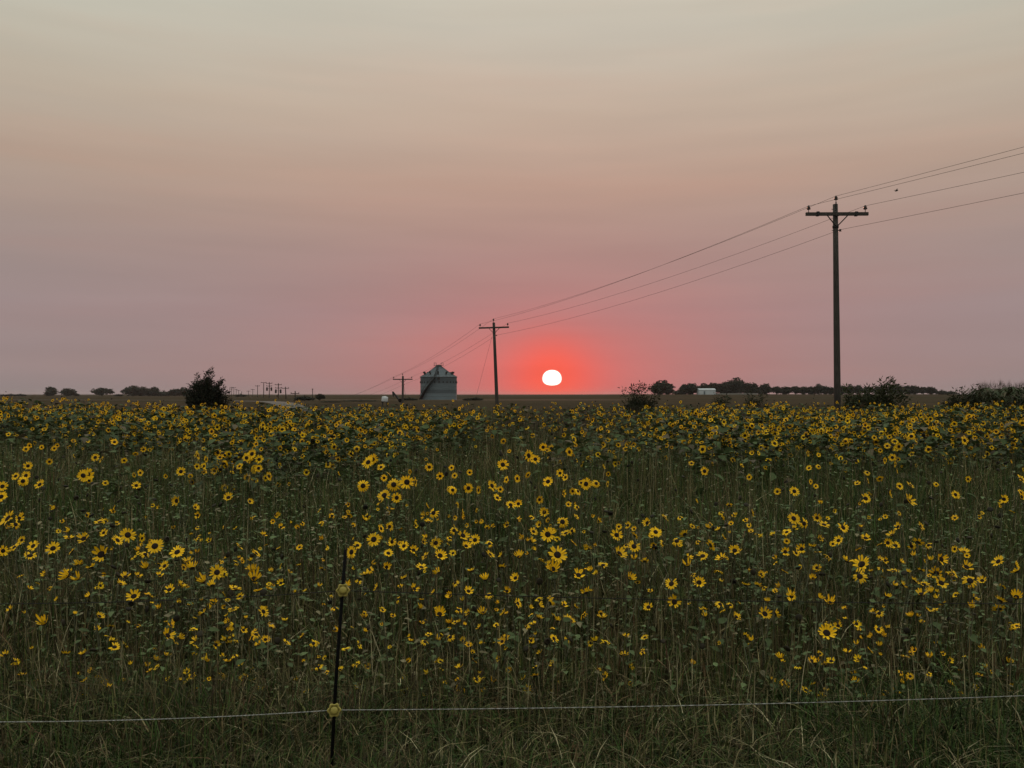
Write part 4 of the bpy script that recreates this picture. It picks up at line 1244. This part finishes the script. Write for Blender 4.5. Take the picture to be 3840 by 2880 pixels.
# ------------------------------------------------------------------ the rest of the sunflower field: one mass
def sunflower_mass():
    r = np.random.default_rng(77)
    big = Big()
    clump, clump2 = VNoise(3, 2.2), VNoise(4, 0.9)
    pts = []
    # tall flowering belt
    n = 4600
    y = 11.6 + 16.5 * r.random(n) ** 1.1
    x = (r.random(n) * 2 - 1) * (0.66 * y + 1.5)
    u = x / y
    dens = 0.27 + 1.5 * (clump(x, y) - 0.38) + 0.45 * (clump2(x, y) - 0.5)
    gap = np.exp(-((u - 0.035) / 0.05) ** 2) * np.clip((24 - y) / 8, 0.25, 1)
    dens = dens * (1 - 0.82 * gap)
    dens = np.where((y < 12.5) & (u > 0.2), dens * 0.9, dens)
    keep = (r.random(n) < dens * 0.74)
    x, y = x[keep], y[keep]
    n = len(x)
    H = np.interp(y, [11, 13, 16, 20, 24, 29], [1.12, 1.19, 1.25, 1.31, 1.34, 1.36]) * (0.84 + 0.24 * r.random(n)) + 0.10 * (clump(x, y) - 0.5)
    left_rise = np.clip((-x / y - 0.5) / 0.14, 0, 1)
    H = H + 0.22 * left_rise
    # scattered plants in the grassy middle
    m = 900
    ym = 7.2 + 4.8 * r.random(m) ** 0.55; xm = (r.random(m) * 2 - 1) * (0.66 * ym + 1.7)
    um = xm / ym
    pk = np.clip((ym - 8.2) / 3.2, 0.05, 1) * np.clip(0.25 + 1.6 * (clump(xm, ym) - 0.36), 0.03, 1) * np.where(um < 0.0, 0.9, np.where(um < 0.12, 0.4, 0.25))
    sel = r.random(m) < pk
    ym, xm = ym[sel], xm[sel]; m = len(xm)
    Hm = 0.86 + 0.30 * (ym - 7.2) / 4.8 + 0.12 * r.random(m)
    belt_n = n
    x, y, H = np.concatenate([x, xm]), np.concatenate([y, ym]), np.concatenate([H, Hm])
    n = len(x)
    z0 = gh(x, y)
    # stems
    TV = np.array([[-0.006, -0.004, 0], [0.006, -0.004, 0], [0, 0.007, 0], [-0.003, 0, 1.0], [0.003, 0, 1.0]])
    TF = np.array([[0, 1, 4], [0, 4, 3], [1, 2, 4], [2, 0, 3]])
    R = np.zeros((n, 3, 3)); R[:, 0, 0] = 1; R[:, 1, 1] = 1; R[:, 2, 2] = H * 0.95
    lx, ly = r.normal(size=n) * 0.07, r.normal(size=n) * 0.07
    R[:, 0, 2] = lx; R[:, 1, 2] = ly
    big.put(TV, TF, R, np.stack([x, y, z0], 1), np.tile([[0.075, 0.08, 0.042]], (n, 1)))
    # leaves
    per = np.where(y > 9.5, 21, 9)
    X = np.repeat(x, per); Y = np.repeat(y, per); HH = np.repeat(H, per); Z0 = np.repeat(z0, per)
    k = len(X)
    t = 0.28 + 0.68 * r.random(k)
    az = r.random(k) * 6.283
    rad = 0.30 * r.random(k) * (1.15 - t)  * HH
    tilt = -0.5 + 0.9 * r.random(k)
    yv = np.stack([np.cos(az) * np.cos(tilt), np.sin(az) * np.cos(tilt), np.sin(tilt)], 1)
    xv = np.stack([np.sin(az), -np.cos(az), 0 * az], 1) + 0.3 * r.normal(size=(k, 3)); xv -= yv * (xv * yv).sum(1, keepdims=True); xv /= np.linalg.norm(xv, axis=1, keepdims=True)
    zv = np.cross(xv, yv)
    s = (0.07 + 0.09 * r.random(k)) * np.clip(HH, 0.8, 1.3)
    R = np.stack([xv, yv, zv], 2) * s[:, None, None]
    P = np.stack([X + np.cos(az) * rad + np.repeat(lx, per) * t, Y + np.sin(az) * rad + np.repeat(ly, per) * t, Z0 + HH * t], 1)
    g = 0.55 + 0.85 * r.random(k)
    brown = (r.random(k) < 0.14)[:, None]
    col = np.where(brown, np.array([[0.10, 0.08, 0.048]]), np.array([[0.056, 0.082, 0.029]])) * g[:, None]
    big.put(SLV, SLF, R, P, col)
    # blooms
    def bloom_put(pos, nv, size, kinds):
        for kk in range(len(HEADS)):
            sel = kinds == kk
            if not sel.any(): continue
            V, F, C = HEADS[kk]
            q_ = sel.sum()
            g_ = (0.82 + 0.35 * r.random(q_))[:, None]
            hue = np.stack([np.ones(q_), 0.9 + 0.2 * r.random(q_), np.ones(q_)], 1)
            big.put(V, F, frames(nv[sel], r.random(q_) * 6.3, size[sel]), pos[sel], np.array([PETAL]) * g_ * hue, C)
            big.put(DISCV, DISCF, frames(nv[sel], r.random(q_), size[sel] * (1.0 + 0.12 * (pos[sel][:, 1] > 9))), pos[sel], np.tile([[0.014, 0.009, 0.007]], (q_, 1)))
    nb = r.integers(1, 6, size=n)
    nb[belt_n:] = r.integers(1, 5, size=n - belt_n)
    bi = np.repeat(np.arange(n), nb)
    k = len(bi)
    t = 1.02 - 0.42 * r.random(k) ** 1.3
    a = r.random(k) * 6.283
    rad = 0.30 * np.sqrt(r.random(k)) * (0.35 + (1.0 - t) * 1.6) * np.clip(H[bi], .7, 1.4)
    P = np.stack([x[bi] + np.cos(a) * rad + lx[bi] * t, y[bi] + np.sin(a) * rad * 0.8 - 0.06 + ly[bi] * t, z0[bi] + H[bi] * t], 1)
    el = np.radians(12 + 16 * r.normal(size=k)); az = np.radians(46 * r.normal(size=k))
    nv = np.stack([np.sin(az) * np.cos(el), -np.cos(az) * np.cos(el), np.sin(el)], 1)
    size = 0.058 + 0.054 * r.random(k) ** 1.6
    kinds = r.choice([0, 0, 1, 1, 2, 2, 3, 3, 6, 7, 8, 9], size=k)
    bloom_put(P, nv, size, kinds)
    # dark spent heads without petals
    sel = r.random(k) < 0.35
    q_ = sel.sum()
    off = r.normal(size=(q_, 3)) * 0.09
    nv2 = nv[sel] + 0.6 * r.normal(size=(q_, 3))
    big.put(DISCV, DISCF, frames(nv2, r.random(q_), 0.09 + 0.05 * r.random(q_)), P[sel] + off, np.tile([[0.018, 0.016, 0.010]], (q_, 1)))
    # small extra blooms and buds low among the near plants
    ex_p, ex_n, ex_s = [], [], []
    rr2 = random.Random(8)
    for b in extra_blooms:
        px, py, d, sz = blooms[b]
        ex_p.append(at(px, py, d)); ex_n.append(facing(px, py, rr2)); ex_s.append(sz)
    cl = VNoise(9, 0.55)
    cnt = 0
    while cnt < 740:
        d = 4.2 + 2.1 * rr2.random() ** 1.5
        xx = rr2.uniform(-1, 1) * (0.66 * d + 1.5)
        if rr2.random() > 1.5 * (float(cl(xx, d)) - 0.25): continue
        zb = float(np.interp(d, [4.1, 4.5, 5.0, 5.5, 6.0, 7.0, 8.0], [0.18, 0.43, 0.64, 0.76, 0.86, 0.96, 1.02])) - 0.14 * rr2.random() - 0.02
        p = Vector((xx, d, zb))
        pyy = 1477 + (EYE - zb) / d * FPX
        ex_p.append(p); ex_n.append(facing(0, pyy, rr2)); ex_s.append(rr2.uniform(0.026, 0.060)); cnt += 1
    ex_p, ex_n, ex_s = np.array(ex_p), np.array(ex_n), np.array(ex_s)
    bloom_put(ex_p, ex_n, ex_s, r.choice([2, 3, 4, 5, 7, 8, 9, 10], size=len(ex_p)))
    q_ = len(ex_p)
    R = np.zeros((q_, 3, 3)); R[:, 0, 0] = 0.45; R[:, 1, 1] = 0.45; R[:, 2, 2] = ex_p[:, 2] - 0.01
    bx_, by_ = r.normal(size=q_) * 0.03, np.abs(r.normal(size=q_)) * 0.05
    R[:, 0, 2] = -bx_; R[:, 1, 2] = -by_
    big.put(TV, TF, R, np.stack([ex_p[:, 0] + bx_, ex_p[:, 1] + by_, 0 * bx_], 1), np.tile([[0.075, 0.08, 0.045]], (q_, 1)))
    q_ = 240
    py_ = 4.4 + 5.5 * r.random(q_) ** 1.4; px_ = (r.random(q_) * 2 - 1) * (0.66 * py_ + 0.3)
    pz_ = np.interp(py_, [4.1, 4.5, 5.0, 5.5, 6.0, 7.0, 8.0, 10.0], [0.18, 0.43, 0.64, 0.76, 0.86, 0.96, 1.02, 1.08]) - 0.12 * r.random(q_)
    big.put(DISCV, DISCF, frames(r.normal(size=(q_, 3)) + np.array([[0, -0.4, 0.7]]), r.random(q_), 0.07 + 0.05 * r.random(q_)), np.stack([px_, py_, pz_], 1), np.array([[0.022, 0.018, 0.010]]) * (0.6 + r.random(q_))[:, None])
    # loose foliage of the near plants
    k = 52000
    yy = 4.0 + 7.5 * r.random(k)
    xx = (r.random(k) * 2 - 1) * (0.66 * yy + 1.7)
    top_ = np.interp(yy, [4.0, 4.5, 5.0, 5.5, 6.0, 7.0, 8.0, 11.0], [0.12, 0.32, 0.50, 0.62, 0.72, 0.82, 0.88, 0.98])
    dn = 0.42 + 1.3 * (cl(xx, yy) - 0.4)
    sel = r.random(k) < np.clip(dn, 0.12, 1) * np.where(yy > 6.6, np.where(xx > -1.0, 0.22, 0.55), 1.0)
    xx, yy, top_ = xx[sel], yy[sel], top_[sel]; k = len(xx)
    zz_ = top_ * (0.55 + 0.55 * r.random(k))
    az = r.random(k) * 6.283; tilt = -0.35 + 0.7 * r.random(k)
    yv = np.stack([np.cos(az) * np.cos(tilt), np.sin(az) * np.cos(tilt), np.sin(tilt)], 1)
    xv = np.stack([np.sin(az), -np.cos(az), 0 * az], 1) + 0.25 * r.normal(size=(k, 3)); xv -= yv * (xv * yv).sum(1, keepdims=True); xv /= np.linalg.norm(xv, axis=1, keepdims=True)
    R = np.stack([xv, yv, np.cross(xv, yv)], 2) * (0.020 + 0.036 * r.random(k) ** 1.6)[:, None, None]
    g = 0.5 + 0.9 * r.random(k)
    col = np.where((r.random(k) < 0.2)[:, None], np.array([[0.19, 0.165, 0.095]]), np.array([[0.100, 0.138, 0.056]])) * g[:, None]
    big.put(SLV, SLF, R, np.stack([xx, yy, zz_], 1), col)
    o = link('sunflower_field', big.mesh('sunflower_field', M['flora']))
    tag(o, 'dense belt of flowering wild sunflowers across the back of the field', 'sunflowers', kind='stuff')
sunflower_mass()

# ------------------------------------------------------------------ grass
def grass():
    r = np.random.default_rng(31)
    big = Big()
    hn, cn, dn = VNoise(11, 0.7), VNoise(12, 1.3), VNoise(13, 0.35)
    PAL = np.array([[0.047, 0.084, 0.019], [0.096, 0.104, 0.030], [0.215, 0.178, 0.088], [0.122, 0.092, 0.044], [0.152, 0.086, 0.048], [0.40, 0.35, 0.21]])
    def blades(x, y, H, W, lean, col, full, z=None):
        n = len(x)
        ts = np.array([0, 0.38, 0.72]) if full else np.array([0, 0.55])
        ws = np.array([1, 0.92, 0.62]) if full else np.array([1, 0.8])
        a = r.random(n) * 6.283
        b = a + np.pi / 2 + r.normal(size=n) * 0.5
        lx, ly = np.cos(a) * lean, np.sin(a) * lean
        wx, wy = np.cos(b) * W / 2, np.sin(b) * W / 2
        z = gh(x, y) if z is None else z
        V = []
        def centre(t):
            bend = t ** 1.9
            dro = 1 - 0.33 * np.minimum(1, lean / np.maximum(H, 1e-3)) * t ** 2.2
            return x + lx * bend, y + ly * bend, z + H * t * dro
        for t, w in zip(ts, ws):
            cx, cy_, cz = centre(t)
            V.append(np.stack([cx - wx * w, cy_ - wy * w, cz], 1)); V.append(np.stack([cx + wx * w, cy_ + wy * w, cz], 1))
        cx, cy_, cz = centre(1.0)
        V.append(np.stack([cx, cy_, cz], 1))
        k = len(V)
        V = np.stack(V, 1).reshape(-1, 3)
        F = []
        for i in range(len(ts) - 1):
            F += [(2 * i, 2 * i + 1, 2 * i + 3), (2 * i, 2 * i + 3, 2 * i + 2)]
        F.append((2 * (len(ts) - 1), 2 * (len(ts) - 1) + 1, k - 1))
        F = (np.array(F)[None] + (np.arange(n) * k)[:, None, None]).reshape(-1, 3)
        big.raw(V, F, np.repeat(col, k, axis=0))
    def palette(x, y, d):
        n = len(x)
        c = cn(x, y); c2 = dn(x, y)
        w = np.stack([0.55 + 3.0 * np.clip(c - 0.5, 0, 1) + 0.4 * (d < 4.0) + 1.6 * ((d < 4.3) & (x > 1.3)) + 1.2 * ((d > 6.3) & (d < 12)), 0.60 + 0 * c, 0.20 + 1.0 * np.clip(0.5 - c, 0, 1), 0.34 + 0.9 * np.clip(c2 - 0.55, 0, 1), 0.10 + 0.5 * np.clip(c2 - 0.6, 0, 1), 0.05 + 0.1 * np.clip(0.45 - c, 0, 1)], 1)
        w = np.cumsum(w / w.sum(1, keepdims=True), axis=1)
        i = (r.random(n)[:, None] > w).sum(1).clip(0, 5)
        return PAL[i] * (0.30 + 1.55 * r.random(n) ** 1.8)[:, None] * np.where(d < 4.2, 0.82, 1.0)[:, None]  # nearest blades tinted darker: shading put into their colour
    HP_ = ([1.5, 3.0, 3.6, 4.2, 5.0, 6.0, 7.0, 8.5, 10.5, 14, 20, 34, 60], [0.16, 0.20, 0.24, 0.31, 0.46, 0.62, 0.73, 0.82, 0.86, 0.86, 0.95, 1.0, 0.9])
    rings = [(1.6, 3.0, 1300, .0065, 1), (3.0, 4.5, 4000, .0062, 1), (4.5, 6.5, 2300, .0066, 1), (6.5, 9, 1300, .0075, 1), (9, 13, 700, .0095, 0), (13, 20, 260, .013, 0), (20, 34, 110, .019, 0), (34, 62, 36, .034, 0)]
    for y0, y1, dens, w, full in rings:
        half = 0.66 * y1 + 1.9
        n = int(dens * (y1 - y0) * 2 * half)
        y = y0 + (y1 - y0) * r.random(n); x = (r.random(n) * 2 - 1) * half
        sel = np.abs(x) < 0.66 * y + 1.9
        # tufts: uneven cover
        sel &= r.random(n) < np.clip(0.35 + 1.1 * dn(x, y), 0, 1)
        x, y = x[sel], y[sel]; n = len(x)
        H = np.interp(y, *HP_) * (0.55 + 0.6 * r.random(n)) * (0.72 + 0.55 * hn(x, y))
        lean = H * np.abs(r.normal(size=n)) * (0.75 if y0 < 4.4 else 0.55)
        blades(x, y, H, w * (0.6 + 0.9 * r.random(n)), lean, palette(x, y, y), full)
    # upright dry stalks
    for y0, y1, n, w in ((3.1, 4.3, 1100, .0035), (4.3, 5.6, 2600, .0036), (5.6, 7.5, 1500, .004), (7.5, 11, 2000, .005), (11, 22, 2200, .009)):
        y = y0 + (y1 - y0) * r.random(n); x = (r.random(n) * 2 - 1) * (0.66 * y + 1.9)
        H = np.interp(y, *HP_) * (0.95 + 0.5 * r.random(n))
        c = PAL[r.choice([2, 2, 2, 5, 3, 1, 0], size=n)] * (0.7 + 0.6 * r.random(n))[:, None]
        blades(x, y, H, np.full(n, w) * (0.7 + 0.6 * r.random(n)), H * np.abs(r.normal(size=n)) * 0.16, c, 1)
    # a few tall pale dead stems
    n = 420
    y = 4.0 + 2.6 * r.random(n) ** 1.4; x = (r.random(n) * 2 - 1) * (0.66 * y + 1.9)
    H = np.interp(y, *HP_) * (1.05 + 0.55 * r.random(n))
    blades(x, y, H, np.full(n, 0.0055), H * np.abs(r.normal(size=n)) * 0.2, PAL[5][None, :] * (0.55 + 0.5 * r.random(n))[:, None], 1)
    # broad arching blades in the verge
    n = 11000
    y = 2.9 + 1.4 * r.random(n); x = (r.random(n) * 2 - 1) * (0.66 * y + 1.9)
    H = (0.09 + 0.17 * r.random(n)); c = PAL[r.choice([0, 0, 0, 1, 1, 2, 2, 3, 5], size=n)] * (0.5 + 0.8 * r.random(n))[:, None]
    blades(x, y, H, 0.004 + 0.005 * r.random(n), H * (0.5 + 1.0 * r.random(n)), c, 1)
    # tufts growing round the foot of the fence post
    n = 1300
    y = 3.10 + 0.27 * r.random(n); x = -0.78 + 0.24 * r.normal(size=n)
    H = 0.10 + 0.19 * r.random(n)
    blades(x, y, H, 0.003 + 0.004 * r.random(n), H * (0.3 + 0.8 * r.random(n)), palette(x, y, y), 1)
    # pale fine plume grass in clumps far back
    for cx, cy_, rx, ry, n, h in ((7.6, 27, 2.6, 2.0, 5200, 1.42), (9.6, 29, 1.8, 2.0, 3400, 1.45), (12.6, 29, 1.4, 1.6, 2600, 1.4), (1.4, 24, 2.4, 3.0, 4200, 1.26), (3.2, 30, 3.0, 3.0, 4200, 1.38), (20.5, 31, 3, 2, 2600, 1.3), (-9, 36, 5, 3, 3000, 1.3)):
        x = cx + rx * r.normal(size=n) * 0.6; y = cy_ + ry * r.normal(size=n) * 0.5
        H = h * (0.72 + 0.32 * r.random(n))
        c = np.array([[0.105, 0.080, 0.058]]) * (0.6 + 0.7 * r.random(n))[:, None]
        blades(x, y, H, 0.007 + 0.006 * r.random(n), H * np.abs(r.normal(size=n)) * 0.12, c, 0)
    o = link('grass', big.mesh('grass', M['grass']))
    tag(o, 'tall tangled dry and green grass filling the field and verge', 'grass', kind='stuff')
grass()

# ------------------------------------------------------------------ smoky air
mb = MB(); mb.box((0, 2440, 3.0), (9400, 5160, 19.0))
hz = bpy.data.materials.new('smoky_air')
hz.use_nodes = True
t = hz.node_tree
for n in list(t.nodes):
    if n.bl_idname != 'ShaderNodeOutputMaterial':
        t.nodes.remove(n)
pv = N(t, 'ShaderNodeVolumePrincipled')
pv.inputs['Color'].default_value = (0.80, 0.78, 0.80, 1)
pv.inputs['Density'].default_value = 0.00008
pv.inputs['Anisotropy'].default_value = 0.2
t.links.new(pv.outputs[0], t.nodes['Material Output'].inputs['Volume'])
ho = mb.build('haze', hz)
tag(ho, kind='stuff')
